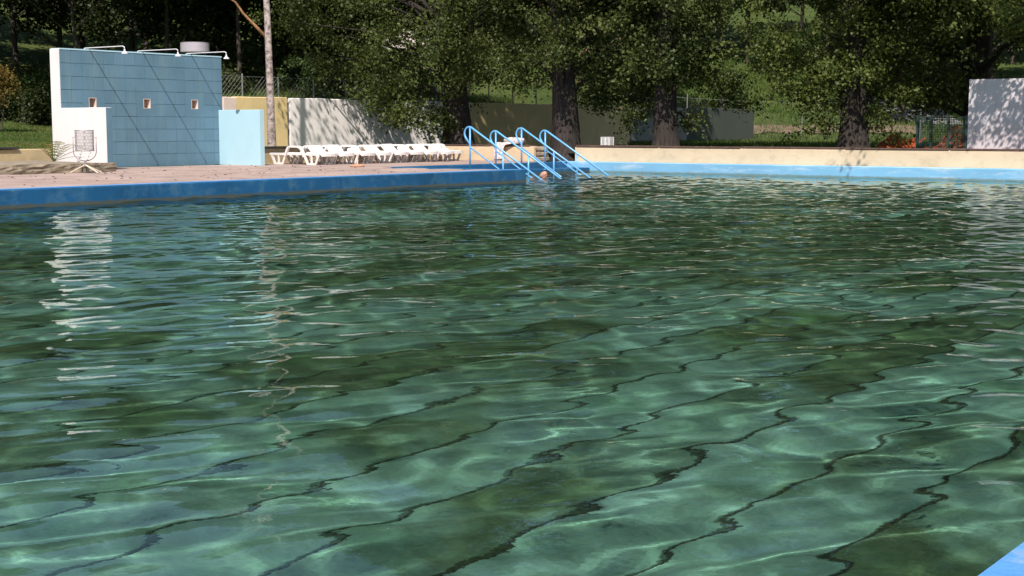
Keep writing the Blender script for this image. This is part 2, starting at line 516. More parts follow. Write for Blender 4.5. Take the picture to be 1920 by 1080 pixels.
# edge walls: a mass of concrete each, painted blue
def edge_wall(name, x0, x1, y0, y1, mat, top=ZD):
    return MB().rbox(x0, x1, y0, y1, ZF - 0.2, top, 0.015).build(name, mat, basin)
receivers.append(edge_wall('side_wall', XL - 0.35, XL, YN - 0.3, 12.0 , M['pool_blue_shaded']))
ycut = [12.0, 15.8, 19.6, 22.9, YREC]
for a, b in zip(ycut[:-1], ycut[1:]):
    receivers.append(edge_wall('side_wall', XL - 0.35, XL, a + 0.006, b, M['pool_blue_shaded']))
receivers.append(edge_wall('side_wall', XREC, XL - 0.352, YREC - 0.35, YREC, M['pool_blue_shaded']))
receivers.append(edge_wall('side_wall', XREC - 0.35, XREC, YREC - 0.35, YF, M['pool_blue_shaded']))
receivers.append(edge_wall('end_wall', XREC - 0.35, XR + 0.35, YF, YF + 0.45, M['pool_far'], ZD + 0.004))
receivers.append(edge_wall('side_wall', XR, XR + 0.55, YN - 0.3, YF - 0.003, M['coping_sunlit'], ZD - 0.002))
receivers.append(edge_wall('end_wall', XL - 0.35, XR, YN - 0.3, YN, M['pool_blue_shaded'], ZD - 0.004))
# top of the left edge: same blue in its sunlit tone
MB().box(XL - 0.30, XL - 0.012, YN, YREC - 0.012, ZD + 0.002, ZD + 0.006).build('coping_strip', M['coping_sunlit'], basin)
# steps down into the water in the recess
nst = 7
for k in range(nst):
    xa = XREC + 0.003 + (0.75 if k == 0 else 0.75 + 0.42 * (k - 1))
    x_end = XREC + 0.75 + 0.42 * k
    z_top = 0.13 - 0.185 * k
    receivers.append(MB().rbox(XREC + 0.003 if k == 0 else xa, x_end, YREC + 0.003, YF - 0.003, ZF - 0.1, z_top, 0.012).build('step', M['pool_blue_shaded'], basin))

# ------------------------------------------------------------------ water
def build_water():
    cell = 0.04
    gx = np.arange(XREC, XR + cell, cell); gx[-1] = XR
    gy = np.arange(YN, YF + cell, cell); gy[-1] = YF
    X, Y = np.meshgrid(gx, gy)
    Z = np.zeros_like(X)
    r = np.random.default_rng(11)
    waves = []
    for k in range(90):
        lam = math.exp(r.uniform(math.log(0.19), math.log(1.6)))
        # two wind directions plus reflections off the pool walls
        th = r.choice([0.9, 2.2, -0.6]) + r.normal(0, 0.55)
        amp = 0.0012 * (lam ** 0.72)
        kx, ky = 2*math.pi/lam*math.cos(th), 2*math.pi/lam*math.sin(th)
        ph = r.uniform(0, 2*math.pi)
        # wave groups: every train is modulated slowly over the pool
        gxk, gyk, gp = r.normal(0, 0.5), r.normal(0, 0.5), r.uniform(0, 6.28)
        env = 0.65 + 0.6*np.sin(gxk*X + gyk*Y + gp)
        Z += amp*env*np.sin(kx*X + ky*Y + ph)
    gzx = np.gradient(Z, cell, axis=1); gzy = np.gradient(Z, cell, axis=0)
    Z *= 0.060 / float(np.sqrt((gzx**2 + gzy**2).mean()))      # choppiness: rms slope
    Z *= 0.76 + 0.52*smooth(3, 16, Y)                          # calmer in the lee of the near edge
    keep_x = (X > XL + 1e-6)
    keep = keep_x | (Y > YREC)
    nx, ny = len(gx), len(gy)
    idx = np.arange(nx*ny).reshape(ny, nx)
    q = np.stack([idx[:-1, :-1], idx[:-1, 1:], idx[1:, 1:], idx[1:, :-1]], -1).reshape(-1, 4)
    cx = (X[:-1, :-1] + cell/2).ravel(); cyy = (Y[:-1, :-1] + cell/2).ravel()
    ok = (cx > XL - 0.02) | (cyy > YREC - 0.02)
    q = q[ok]
    used = np.unique(q)
    remap = -np.ones(nx*ny, int); remap[used] = np.arange(len(used))
    V = np.stack([X.ravel(), Y.ravel(), Z.ravel()], -1)[used]
    me = np_mesh('pool_water', V, remap[q], M['water'], True)
    gzx = np.gradient(Z, cell, axis=1); gzy = np.gradient(Z, cell, axis=0)
    print('water rms slope', float(np.sqrt((gzx**2 + gzy**2).mean())), len(q))
    o = link('pool_water', me)
    tag(o, kind='structure')
    o.cycles.is_caustics_caster = True
    return o
water = build_water()
for o in receivers:
    o.cycles.is_caustics_receiver = True

# ------------------------------------------------------------------ deck
deck = MB().box(-27.5, XREC - 0.352, YREC - 0.36, 32.9, -0.2, ZD - 0.03).box(-27.5, XL - 0.352, -10, YREC - 0.362, -0.2, ZD - 0.03).build('deck', M['paver_joint'])
tag(deck, kind='structure')
tag(MB().box(-27.96, -27.505, 24.62, 32.9, -0.2, ZT).build('soil_strip', M['ground']), kind='structure')
pv_me = MB().rbox(0.006, 0.534, 0.006, 1.074, 0, 0.03, 0.006).mesh('paver', M['paver'])
x = XL - 0.352 - 0.54
row = 0
while x > -27.6:
    y = 9.0 + (0.54 if row % 2 else 0.0)
    while y < 32.9 - 1.0:
        inside_rec = (x + 0.54 > XREC - 0.352) and (y + 1.08 > YREC - 0.36)
        under_curb = (x + 0.5 < -24.95 and y + 1.08 < 19.2)
        if not inside_rec and not under_curb:
            link('paver', pv_me, deck, (x, y, ZD - 0.03 + random.uniform(-0.003, 0.003)), (random.uniform(-0.003, 0.003), random.uniform(-0.004, 0.004), 0))
        y += 1.08
    x -= 0.54; row += 1
deck2 = MB().box(XR + 0.552, 12, -10, 32.9, -0.2, ZD - 0.006).box(XL - 0.35, XR + 0.55, -10, YN - 0.302, -0.2, ZD - 0.006).build('deck_right', M['paver'])
tag(deck2, kind='structure')

# ------------------------------------------------------------------ shower wall
sw = empty('shower_wall', (-27.6, 19.8, ZD))
tag(sw, 'tall blue tiled shower wall with white left end and three overhead pipes', 'shower wall')
L, HT = 4.8, 2.70
niches = [0.87, 2.43, 3.90]
sl = MB().box(-0.32, -0.012, 0.012, L, 0, 1.385).box(-0.32, -0.012, 0.012, L, 1.615, HT - 0.02).box(-0.32, -0.14, 0.012, L, 1.385, 1.615)
ya = 0.012
for n in niches + [None]:
    yb = L if n is None else n - 0.105
    sl.box(-0.14, -0.012, ya, yb, 1.385, 1.615)
    ya = 0 if n is None else n + 0.105
sl.build('wall_slab', M['joint_blue'], sw)
MB().rbox(-0.325, 0.004, -0.01, 0.010, 0, HT, 0.004).build('end_face', M['white_plaster'], sw)
MB().rbox(-0.325, 0.010, 0.0105, L + 0.005, HT - 0.018, HT + 0.012, 0.006).build('top_cap', M['cyan'], sw)
niches = [0.87, 2.43, 3.90]
TW, TH = 0.30, 0.298
tile_me = {}
for i in range(16):
    for j in range(9):
        y0, z0 = 0.012 + i*TW*0.9975, j*TH
        hit = [n for n in niches if y0 < n + 0.105 and y0 + TW > n - 0.105 and z0 < 1.615 and z0 + TH > 1.385]
        if hit:
            # the tile is cut round the niche: keep the strips left over
            n = hit[0]
            m_ = MB()
            ya, yb, za, zb = max(y0, n - 0.105), min(y0 + TW*0.9975, n + 0.105), max(z0, 1.385), min(z0 + TH, 1.615)
            if ya - y0 > 0.02: m_.box(-0.012, 0.001, y0 + 0.001, ya, z0 + 0.001, z0 + TH - 0.001)
            if y0 + TW - yb > 0.02: m_.box(-0.012, 0.001, yb, y0 + TW - 0.002, z0 + 0.001, z0 + TH - 0.001)
            if za - z0 > 0.02: m_.box(-0.012, 0.001, ya, yb, z0 + 0.001, za)
            if z0 + TH - zb > 0.02: m_.box(-0.012, 0.001, ya, yb, zb, z0 + TH - 0.001)
            if m_.v: m_.build('tile', M['shower_blue'], sw)
            continue
        key = 't'
        if key not in tile_me:
            bmx = MB()
            g, b = 0.0016, 0.004
            y1, z1 = TW*0.9975 - g, TH - g
            bmx.add([(-0.012,g,g),(-0.012,y1,g),(-0.012,y1,z1),(-0.012,g,z1),(0,g+b,g+b),(0,y1-b,g+b),(0,y1-b,z1-b),(0,g+b,z1-b)],
                    [(4,5,6,7),(0,1,5,4),(1,2,6,5),(2,3,7,6),(3,0,4,7)])
            tile_me[key] = bmx.mesh('tile', M['shower_blue'])
        link('tile', tile_me[key], sw, (random.choice([0, 0, 0.001, 0.002, 0.004]), y0, z0), (random.uniform(-0.004, 0.004)*0.6, 0, random.uniform(-0.006, 0.006)))
for n in niches:
    m_ = MB()
    a, b, c, d_ = n - 0.10, n + 0.10, 1.39, 1.61
    # recessed box lined with a light rim
    m_.box(-0.137, -0.130, a, b, c, d_)
    nb = m_.build('soap_niche', M['niche'], sw)
    r_ = MB().box(-0.129, 0.004, a - 0.004, a + 0.008, c - 0.004, d_ + 0.004).box(-0.129, 0.004, b - 0.008, b + 0.004, c - 0.004, d_ + 0.004)
    r_.box(-0.129, 0.004, a + 0.008, b - 0.008, c - 0.004, c + 0.008).box(-0.129, 0.004, a + 0.008, b - 0.008, d_ - 0.008, d_ + 0.004)
    r_.build('lining', M['pink_wall'], nb)
# dark hole behind the niche: slab is solid, so the niche sits in a shallow cut made by the tiles
def partition(y0, y1, xlen, mat, mat_end, h=1.37):
    p = MB().rbox(0.008, xlen - 0.004, y0, y1, 0, h, 0.008).build('partition', mat, sw)
    MB().box(xlen - 0.004, xlen + 0.004, y0 + 0.001, y1 - 0.001, 0, h - 0.006).build('partition_end', mat_end, p)
partition(-0.008, 0.15, 1.63, M['white_plaster'], M['shower_blue'])
partition(4.66, 4.80, 1.50, M['cyan'], M['cyan'])
for n in (0.80, 2.32, 3.80):
    pz = HT + 0.045
    pipe = MB().tube([(-0.16, n, HT - 0.05), (-0.16, n, pz - 0.02), (-0.13, n, pz), (1.24, n, pz), (1.29, n, pz - 0.02), (1.30, n, pz - 0.07)], 0.011, 8).build('shower_pipe', M['white_pipe'], sw, smooth=True)
    MB().lathe([(0.0, -0.05), (0.018, -0.05), (0.02, -0.09), (0.07, -0.135), (0.07, -0.15), (0.0, -0.15)], 14, (1.30, n, pz - 0.02)).build('shower_head', M['white_pipe'], pipe)

# ------------------------------------------------------------------ low retaining walls and planks
def low_wall(name, boxes, mat, label, plank=None, top=0.40, plank_mat='plank', cat='low wall'):
    o = empty(name, (boxes[0][0], boxes[0][2], ZD - 0.03)); tag(o, label, cat)
    ox, oy, oz = o.location
    for (x0, x1, y0, y1) in boxes:
        MB().rbox(x0-ox, x1-ox, y0-oy, y1-oy, 0, top + 0.03, 0.02).build('wall_body', mat, o)
    for (x0, x1, y0, y1, z0, z1) in (plank or []):
        MB().rbox(x0-ox, x1-ox, y0-oy, y1-oy, z0-oz, z1-oz, 0.006).build('plank', M[plank_mat], o)
    return o
# far wall, cream, with a long run of seat planks
pl = []
x = -22.4
while x < 8:
    x2 = x + random.uniform(2.2, 3.2)
    pl.append((x, x2 - 0.03, 32.85 + random.uniform(-0.012, 0.012), 33.13, 0.685, 0.725 + random.uniform(-0.005, 0.005)))
    x = x2
low_wall('retaining_wall', [(-22.45, 12, 32.86, 33.15)], M['cream'], 'long cream low wall with brown planks along the far end of the pool', pl)
low_wall('retaining_wall', [(-27.2, -23.75, 32.70, 33.0)], M['cream'], 'short cream low wall with a patterned towel draped over it', [(-27.15, -25.3, 32.69, 32.98, 0.685, 0.72), (-25.27, -23.9, 32.695, 32.98, 0.683, 0.718)])
low_wall('retaining_wall', [(-27.5, -27.22, 24.62, 32.69)], M['beige_wall'], 'shaded beige low wall behind the row of white loungers', [(-27.52, -27.16, 24.65, 29.2, 0.685, 0.725), (-27.52, -27.17, 29.75, 32.6, 0.685, 0.723)], plank_mat='black_plank')
low_wall('retaining_wall', [(-28.25, -27.95, 4, 19.76)], M['beige_wall'], 'weathered beige low wall in front of the lawn, left of the shower wall', [(-28.2, -27.9, 12.6, 18.9, 0.735, 0.775)], top=0.45, plank_mat='black_plank')
# the broken concrete step at its foot
def rough_slab(x0, x1, y0, y1, z0, z1, mat, name, parent=None):
    ny_, nz_ = 90, 5
    vs_, fs = [], []
    r = random.Random(5)
    ysl = [y0 + (y1-y0)*i/ny_ for i in range(ny_+1)]
    prof = []
    for j in range(nz_+1): prof.append((x1, z0 + (z1-z0)*j/nz_))
    prof += [(x1-0.12, z1), (x1-0.6, z1), (x0, z1)]
    for i, y in enumerate(ysl):
        chip = max(0, r.gauss(0, 0.015))
        for j, (px, pz) in enumerate(prof):
            dx = r.gauss(0, 0.010) - (chip if j < 4 else 0) - (0.03 if j == 0 else 0)
            dz = r.gauss(0, 0.006) if j > 0 else 0
            if j == nz_: dx -= 0.015
            if j > nz_+1: dx = 0
            vs_.append((px+dx, y, pz+dz))
    m_ = len(prof)
    for i in range(ny_):
        for j in range(m_-1):
            fs.append((i*m_+j, (i+1)*m_+j, (i+1)*m_+j+1, i*m_+j+1))
    n0 = len(vs_); last = [ny_*m_+j for j in range(m_)]
    vs_.append((x0, y1, z0)); fs.append(tuple(last + [n0]))
    return MB().add(vs_, fs).build(name, mat, parent)
st = rough_slab(-28.0, -24.9, 4, 19.2, ZD - 0.03, ZD + 0.19, M['concrete'], 'concrete_step')
tag(st, 'crumbling concrete step along the deck behind the wire bin', 'step')

# ------------------------------------------------------------------ far boundary wall
bw = empty('boundary_wall', (-31.0, 27.7, ZT)); tag(bw, 'long head-high wall in white, yellow and shade-darkened green stretches behind the trees', 'wall')
segs = [(0.0, 0.45, 'pink_wall', 1.58), (0.46, 2.46, 'yellow_wall', 1.60), (2.60, 11.2, 'white_wall', 1.59), (11.21, 21.6, 'yellow_wall', 1.58), (21.61, 26.2, 'grey_wall', 1.57), (26.21, 32.4, 'green_wall_shaded', 1.56)]
for a, b, mt, h in segs:
    r = random.Random(int(a*10))
    n = max(1, int((b-a)/0.6))
    ysl = [a + (b-a)*i/n for i in range(n+1)]
    vs_, fs = [], []
    for y in ysl:
        t = h + r.gauss(0, 0.008)
        vs_ += [(0, y, -0.2), (r.gauss(0, 0.004), y, t-0.02), (-0.02, y, t), (-0.22, y, t), (-0.24, y, -0.2)]
    for i in range(n):
        for j in range(4): fs.append((i*5+j, (i+1)*5+j, (i+1)*5+j+1, i*5+j+1))
    fs.append((0,1,2,3,4)); fs.append(tuple(n*5+j for j in (4,3,2,1,0)))
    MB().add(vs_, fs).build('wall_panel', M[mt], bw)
# crumbled edge at the open crack
r = random.Random(3)
vs_, fs = [], []
for i in range(14):
    z = 1.6*i/13
    w_ = 0.03 + abs(r.gauss(0, 0.03))
    vs_ += [(-0.003, 2.455, z), (-0.003, 2.46 + w_*0.7, z), (-0.2, 2.455, z), (-0.2, 2.46 + w_*0.7, z)]
for i in range(13):
    for a, b in ((0,1),(1,3),(3,2),(2,0)): fs.append((i*4+a, i*4+b, (i+1)*4+b, (i+1)*4+a))
MB().add(vs_, fs).build('broken_edge', M['stone'], bw)

# ------------------------------------------------------------------ white screen wall at the right, with two panels
sc_ = empty('screen_wall', (-11.6, 33.3, ZT)); tag(sc_, 'pale lilac white wall dappled with leaf shadow above the far planks', 'wall')
MB().rbox(0, 1.28, 0, 0.16, -0.1, 1.83, 0.01).build('wall_panel', M['lilac_wall'], sc_)
MB().rbox(1.285, 5.2, 0.003, 0.16, -0.1, 1.825, 0.01).build('wall_panel', M['lilac_wall'], sc_)

# ------------------------------------------------------------------ hand rails in the recess
def handrail(y, ztop, label):
    g = empty('handrail', (-21.5, y, 0.13))
    tag(g, label, 'handrail', 'blue handrails over the pool steps')
    zt = ztop - 0.13
    slope = 0.585
    # loop at the top, then a straight run down into the water
    pts = []
    cx, cz, rr = -0.02, zt - 0.15, 0.155
    a_end = math.atan2(1, slope)               # normal of the falling run
    pts.append((0.0, 0, zt - 0.42))
    for k in range(0, 15):
        a = math.pi*1.22 - (math.pi*1.22 - a_end)*k/14
        pts.append((cx + rr*math.cos(a)*0.95 - 0.0, 0, cz + rr*math.sin(a)))
    px, pz = pts[-1][0], pts[-1][2]
    run = 2.8
    pts.append((px + run, 0, pz - run*slope))
    MB().tube(pts, 0.024, 10).build('top_rail', M['rail_blue'], g, smooth=True)
    # lower rail
    zl = zt - 0.48
    MB().tube([(0, 0, zl), (1.9, 0, zl - 1.9*slope)], 0.018, 8).build('lower_rail', M['rail_blue'], g, smooth=True)
    for t in (0.0, 1.0):
        zrail = pz - (t - px)*slope
        zfoot = 0.0 if t == 0 else -0.185*2 - 0.002
        MB().tube([(t, 0, zfoot), (t, 0, zrail)], 0.022, 10).build('post', M['rail_blue'], g, smooth=True)
        MB().lathe([(0.05, 0.0), (0.05, 0.012), (0.024, 0.02)], 12, (t, 0, zfoot)).build('foot_plate', M['rail_blue'], g)
    return g
handrail(26.98, 1.22, 'blue handrail nearest the deck corner, first of four over the pool steps')
handrail(28.0, 1.12, 'second blue handrail from the deck corner, just behind the bather')
handrail(29.07, 1.19, 'third blue handrail from the deck corner over the pool steps')
handrail(30.1, 1.13, 'fourth blue handrail over the pool steps, beside the cream far wall')

# ------------------------------------------------------------------ bather sitting on the steps, only the head above the water
def bather():
    px, py = -20.12, 27.62
    m_ = MB()
    seat = -0.64
    def T(pts, rs, n=12): m_.tube(pts, rs, n)
    # local frame: +x is forward (into the pool)
    T([(0.0,0,seat+0.06),(0.0,0,seat+0.2),(0.02,0,seat+0.38),(0.03,0,seat+0.52),(0.03,0,seat+0.60)],[0.15,0.15,0.165,0.16,0.07],16)
    for s in (-1,1):
        m_.ball((0.03,0.15*s,seat+0.53),(0.085,0.085,0.08))
        T([(0.03,0.17*s,seat+0.53),(0.05,0.24*s,seat+0.28),(0.26,0.22*s,seat+0.16)],[0.055,0.048,0.035],10)
        # hand on the thigh, five fingers
        m_.ball((0.31,0.21*s,seat+0.155),(0.05,0.042,0.018))
        for k,(dy,ln) in enumerate([(-0.03,0.055),(-0.01,0.068),(0.01,0.064),(0.03,0.05)]):
            T([(0.34,(0.21+dy)*s,seat+0.155),(0.34+ln*0.6,(0.21+dy)*s,seat+0.158),(0.34+ln,(0.21+dy)*s,seat+0.140)],[0.010,0.009,0.008],6)
        T([(0.29,0.17*s,seat+0.155),(0.32,0.145*s,seat+0.15),(0.35,0.135*s,seat+0.14)],[0.011,0.010,0.009],6)
        T([(0.0,0.09*s,seat+0.08),(0.42,0.13*s,seat+0.10),(0.46,0.13*s,seat-0.12),(0.42,0.13*s,seat-0.33)],[0.09,0.065,0.055,0.04],12)
        T([(0.42,0.13*s,seat-0.33),(0.48,0.13*s,seat-0.345),(0.60,0.14*s,seat-0.35)],[0.04,0.038,0.025],8)
    # neck and head
    T([(0.03,0,seat+0.55),(0.045,0,seat+0.70)],[0.062,0.056],12)
    hz = seat+0.785
    m_.ball((0.045,0,hz+0.015),(0.100,0.078,0.098),20,14)
    m_.ball((0.085,0,hz-0.05),(0.062,0.058,0.072),16,10)
    m_.ball((0.150,0,hz-0.012),(0.020,0.014,0.022),10,8)
    T([(0.135,0,hz+0.02),(0.158,0,hz-0.012)],[0.010,0.015],8)
    m_.ball((0.138,0,hz-0.062),(0.012,0.026,0.007),10,6)
    m_.ball((0.135,0,hz-0.080),(0.012,0.024,0.007),10,6)
    for s in (-1,1):
        m_.ball((0.03,0.078*s,hz-0.012),(0.022,0.010,0.032),10,8)
    m_.v = [(x + 0.40*max(0, z-seat-0.05), y, z) for x, y, z in m_.v]
    me = m_.mesh('person', M['skin'], True)
    o = link('person', me, None, (px, py, 0), (0,0,R(8)))
    md = o.modifiers.new('remesh', 'REMESH'); md.mode='VOXEL'; md.voxel_size=0.008; md.use_smooth_shade=True
    sm = o.modifiers.new('smooth','SMOOTH'); sm.iterations=3; sm.factor=0.5
    o.scale = (0.9, 0.9, 0.9); o.location.z = -0.055
    tag(o, 'bald bather sitting neck-deep at the pool steps, face turned towards the open water', 'person')
    h_ = MB()
    # cropped fringe of hair round the back of the head
    vs_, fs = [], []
    n=22
    for i in range(n+1):
        a = R(75) + R(210)*i/n
        for (zz, k) in ((-0.062,0.80),(-0.03,0.955),(0.0,1.0),(0.022,0.985)):
            vs_.append((0.045+0.1035*k*math.cos(a), 0.0815*k*math.sin(a), hz+0.015+zz))
    for i in range(n):
        for j in range(3): fs.append((i*4+j,(i+1)*4+j,(i+1)*4+j+1,i*4+j+1))
    vs_ = [(x + 0.40*(z-seat-0.05), y, z) for x, y, z in vs_]
    h_.add(vs_,fs).build('hair', M['hair'], o, smooth=True)
    e_ = [MB().ball((0.126+0.40*(hz+0.008-seat-0.05),0.030*s,hz+0.008),0.009,8,6).build('eye', M['black_plank'], o, smooth=True) for s in (-1,1)]
    return o
bather()

# ------------------------------------------------------------------ sun loungers
def make_lounger():
    root = empty('sun_lounger')
    W = 0.575
    m = M['white_plastic']
    for s in (0, 1):
        y0, y1 = (0.0, 0.035) if s == 0 else (W-0.035, W)
        for xa in (0.13, 1.32):
            # W-shaped leg frame: flared outer legs, a middle strut and a foot bar
            l_ = MB()
            def bar(xt, xb, w_t=0.05, w_b=0.045, zt=0.29, zb=0.0):
                l_.prism([(xt-w_t/2, zt), (xt+w_t/2, zt), (xb+w_b/2, zb), (xb-w_b/2, zb)], y0, y1)
            bar(xa-0.03, xa+0.10, 0.07, 0.06); bar(xa+0.50, xa+0.37, 0.07, 0.06); bar(xa+0.235, xa+0.235, 0.05, 0.05)
            l_.prism([(xa+0.07, 0.05), (xa+0.40, 0.05), (xa+0.385, 0.0), (xa+0.085, 0.0)], y0-0.004, y1+0.004)
            l_.prism([(xa-0.06, 0.325), (xa+0.53, 0.325), (xa+0.50, 0.26), (xa-0.03, 0.26)], y0-0.003, y1+0.003)
            l_.build('leg', m, root)
        # arched arm between the leg frames
        pts = [(0.58, 0.24), (0.64, 0.40), (0.70, 0.50), (0.78, 0.53), (1.10, 0.53), (1.19, 0.50), (1.25, 0.40), (1.32, 0.22)]
        a_ = MB()
        poly_o = pts
        poly_i = [(x + (0.055 if x < 0.95 else -0.055), z - (0.055 if 0.7 < x < 1.2 else 0.02)) for x, z in pts]
        for k in range(len(pts)-1):
            a_.prism([poly_o[k], poly_o[k+1], poly_i[k+1], poly_i[k]], y0-0.012, y1+0.012)
        a_.build('arm', m, root)
    # bed: slatted, dished
    bed = MB()
    bed.rbox(0.0, 1.90, 0.036, 0.085, 0.265, 0.315, 0.01).rbox(0.0, 1.90, W-0.085, W-0.036, 0.265, 0.315, 0.01)
    b_ = bed.build('bed_frame', m, root)
    for k in range(13):
        x0 = 0.02 + k*0.146
        dip = -0.012
        MB().rbox(x0, x0+0.128, 0.086, W-0.086, 0.275+dip, 0.305+dip, 0.008).build('slat', m, b_)
    # rounded front lip
    lip = MB()
    seg = []
    for k in range(9):
        a = -math.pi/2 + math.pi*k/8
        seg.append((1.90 + 0.07*math.cos(a), W/2 + (W/2-0.02)*math.sin(a)))
    n = len(seg)
    vs_ = [(x,y,0.235) for x,y in seg] + [(x,y,0.315) for x,y in seg]
    fs = [tuple(range(n)), tuple(reversed(range(n,2*n)))] + [(i,i+1,i+1+n,i+n) for i in range(n-1)]
    lip.add(vs_, fs).build('front_lip', m, root)
    # backrest panel, raised
    bk = MB()
    pr_ = []
    for k in range(11):
        u = k/10
        yy = 0.05 + (W-0.10)*u
        edge = 1 - (2*u-1)**8
        pr_.append((yy, 0.52 + 0.02*edge - (0.05 if k in (0,10) else 0), 0.03*(1-(2*u-1)**2)))
    vs_, fs = [], []
    for yy, zt, bow in pr_:
        vs_ += [(1.60-bow, yy, 0.30), (1.42-bow, yy, zt), (1.39-bow, yy, zt-0.005), (1.56-bow, yy, 0.29)]
    for k in range(10):
        for j in range(4):
            j2 = (j+1) % 4
            fs.append((k*4+j, (k+1)*4+j, (k+1)*4+j2, k*4+j2))
    fs += [(0,1,2,3), (43,42,41,40)]
    bk.add(vs_, fs).build('backrest', m, root)
    return root
proto = make_lounger()
ords = ['nearest the shower wall, standing clear at the end of the row', 'second from the shower wall', 'third from the shower wall', 'fourth from the shower wall', 'fifth from the shower wall', 'fourth from the handrails', 'third from the handrails', 'second from the handrails', 'nearest the handrails']
for i in range(9):
    o = proto if i == 0 else copy_tree(proto)
    yy = 25.62 + 0.66*i
    o.location = (-27.02 + random.uniform(-0.03, 0.03) + (0.06 if i in (3, 7) else 0), yy, ZD)
    o.rotation_euler = (0, 0, R(random.uniform(-2.2, 2.2)))
    o.scale = (1, 1, 0.9)
    tag(o, 'white plastic sun lounger ' + ords[i], 'sun lounger', 'row of white sun loungers')
    if i == 8: o.location.x -= 0.16
    for ch in o.children:
        if ch.name.startswith('backrest'): ch.scale.z = (1.0, 1.02, 0.84, 0.97, 1.03, 0.88, 1.0, 0.93, 0.72, 1.02)[i]

# parasol foot on the deck
ps = empty('parasol_base', (-23.45, 25.1, ZD)); tag(ps, 'small terracotta parasol foot with a short tube on the deck', 'parasol base')
MB().lathe([(0.0,0.0),(0.17,0.0),(0.18,0.02),(0.16,0.04),(0.05,0.06),(0.0,0.06)], 20).build('foot', M['terracotta'], ps, smooth=False)
MB().tube([(0,0,0.05),(0,0,0.30)], 0.018, 10).build('tube', M['cream_metal'], ps)

# ------------------------------------------------------------------ wire bin on a tripod
bn = empty('wire_bin', (-24.45, 18.08, ZD)); tag(bn, 'wire mesh litter basket tipped in a U-shaped yoke on a tripod', 'litter bin')
bk = MB()
rb, z0, z1 = 0.185, 0.46, 0.87
nv = 40
for k in range(nv):
    a = 2*math.pi*k/nv
    a2 = a + 0.5
    bk.tube([(rb*math.cos(a + 0.5*t/4), rb*math.sin(a + 0.5*t/4), z0 + (z1-z0)*t/4) for t in range(5)], 0.0020, 3, False)
    bk.tube([(rb*math.cos(a - 0.5*t/4), rb*math.sin(a - 0.5*t/4), z0 + (z1-z0)*t/4) for t in range(5)], 0.0022, 3, False)
bo = bk.build('basket_mesh', M['wire'], bn)
def ring(r, z, t, n=28, half=False):
    m_ = MB(); m_.tube([(r*math.cos(2*math.pi*k/n), r*math.sin(2*math.pi*k/n), z) for k in range(n+1)], t, 6, False); return m_
ring(rb, z1, 0.009).build('top_ring', M['wire'], bn)
ring(rb, z0, 0.009).build('bottom_ring', M['wire'], bn)
MB().lathe([(0.0, z0-0.005), (rb, z0-0.005), (rb, z0+0.005), (0.0, z0+0.005)], 24).build('bottom_plate', M['wire'], bn)
for k in range(6):
    a = 2*math.pi*k/6 + 0.35
    MB().tube([(rb*math.cos(a), rb*math.sin(a), z0), (rb*math.cos(a), rb*math.sin(a), z1)], 0.004, 6).build('upright', M['wire'], bn)
lx, ly = 0.8, 0.6       # the yoke lies across the line of sight
yk = [(-0.235, 0.74), (-0.235, 0.52)] + [(-0.235*math.cos(math.pi*k/12), 0.45 - 0.20*math.sin(math.pi*k/12)) for k in range(13)] + [(0.235, 0.52), (0.235, 0.74)]
MB().tube([(u*lx, u*ly, z) for u, z in yk], 0.010, 8).build('yoke', M['wire'], bn, smooth=True)
for s in (-1, 1):
    MB().tube([(0.18*s*lx, 0.18*s*ly, 0.735), (0.25*s*lx, 0.25*s*ly, 0.735)], 0.009, 8).build('pivot', M['wire'], bn)
MB().tube([(0,0,0.14), (0,0,0.25)], 0.017, 10).build('stem', M['wire'], bn)
for ex, ey in ((-0.34, -0.12), (0.28, 0.10), (0.10, 0.32)):
    MB().tube([(0,0,0.175), (ex, ey, 0.012)], 0.014, 8).build('leg', M['cream_metal'], bn)

# ------------------------------------------------------------------ round drum behind the shower wall
dr = empty('water_drum', (-33.0, 28.4, H(-33.0, 28.4))); tag(dr, 'pale round drum on thin legs rising behind the shower wall', 'drum')
zb = 3.42 - dr.location.z
MB().lathe([(0.0, zb), (0.42, zb), (0.425, zb+0.02), (0.42, zb+0.27), (0.425, zb+0.285), (0.36, zb+0.29), (0.36, zb+0.24), (0.0, zb+0.24)], 36).build('drum_body', M['drum'], dr, smooth=False)
for k in range(4):
    a = math.pi/4 + math.pi/2*k
    MB().tube([(0.30*math.cos(a), 0.30*math.sin(a), -0.1), (0.30*math.cos(a), 0.30*math.sin(a), zb+0.01)], 0.014, 6).build('leg', M['galv'], dr)

# ------------------------------------------------------------------ crate on the far wall, towel on the near one
cr = empty('plastic_crate', (-21.6, 32.98, 0.727), R(-6)); cr.scale = (0.82, 0.82, 0.85); tag(cr, 'white slatted plastic crate standing on the far wall plank', 'crate')
for (x0,x1,y0,y1) in ((0,0.36,-0.12,-0.105),(0,0.36,0.105,0.12)):
    for k in range(6):
        MB().box(x0,x1,y0,y1,0.02+k*0.038,0.02+k*0.038+0.02).build('slat', M['white_plastic'], cr)
for (x0,x1) in ((0,0.015),(0.345,0.36)):
    for k in range(6):
        MB().box(x0,x1,-0.104,0.104,0.02+k*0.038,0.02+k*0.038+0.02).build('slat', M['white_plastic'], cr)
for x0 in (-0.003, 0.165, 0.333):
    for y0 in (-0.125, 0.101):
        MB().box(x0,x0+0.03,y0,y0+0.024,0,0.25).build('upright', M['white_plastic'], cr)
MB().box(-0.005,0.365,-0.127,-0.10,0.25,0.27).box(-0.005,0.365,0.10,0.127,0.25,0.27).box(-0.005,0.02,-0.10,0.10,0.25,0.27).box(0.34,0.365,-0.10,0.10,0.25,0.27).build('rim', M['white_plastic'], cr)
MB().box(0.016,0.344,-0.10,0.10,0.004,0.012).build('bottom', M['white_plastic'], cr)

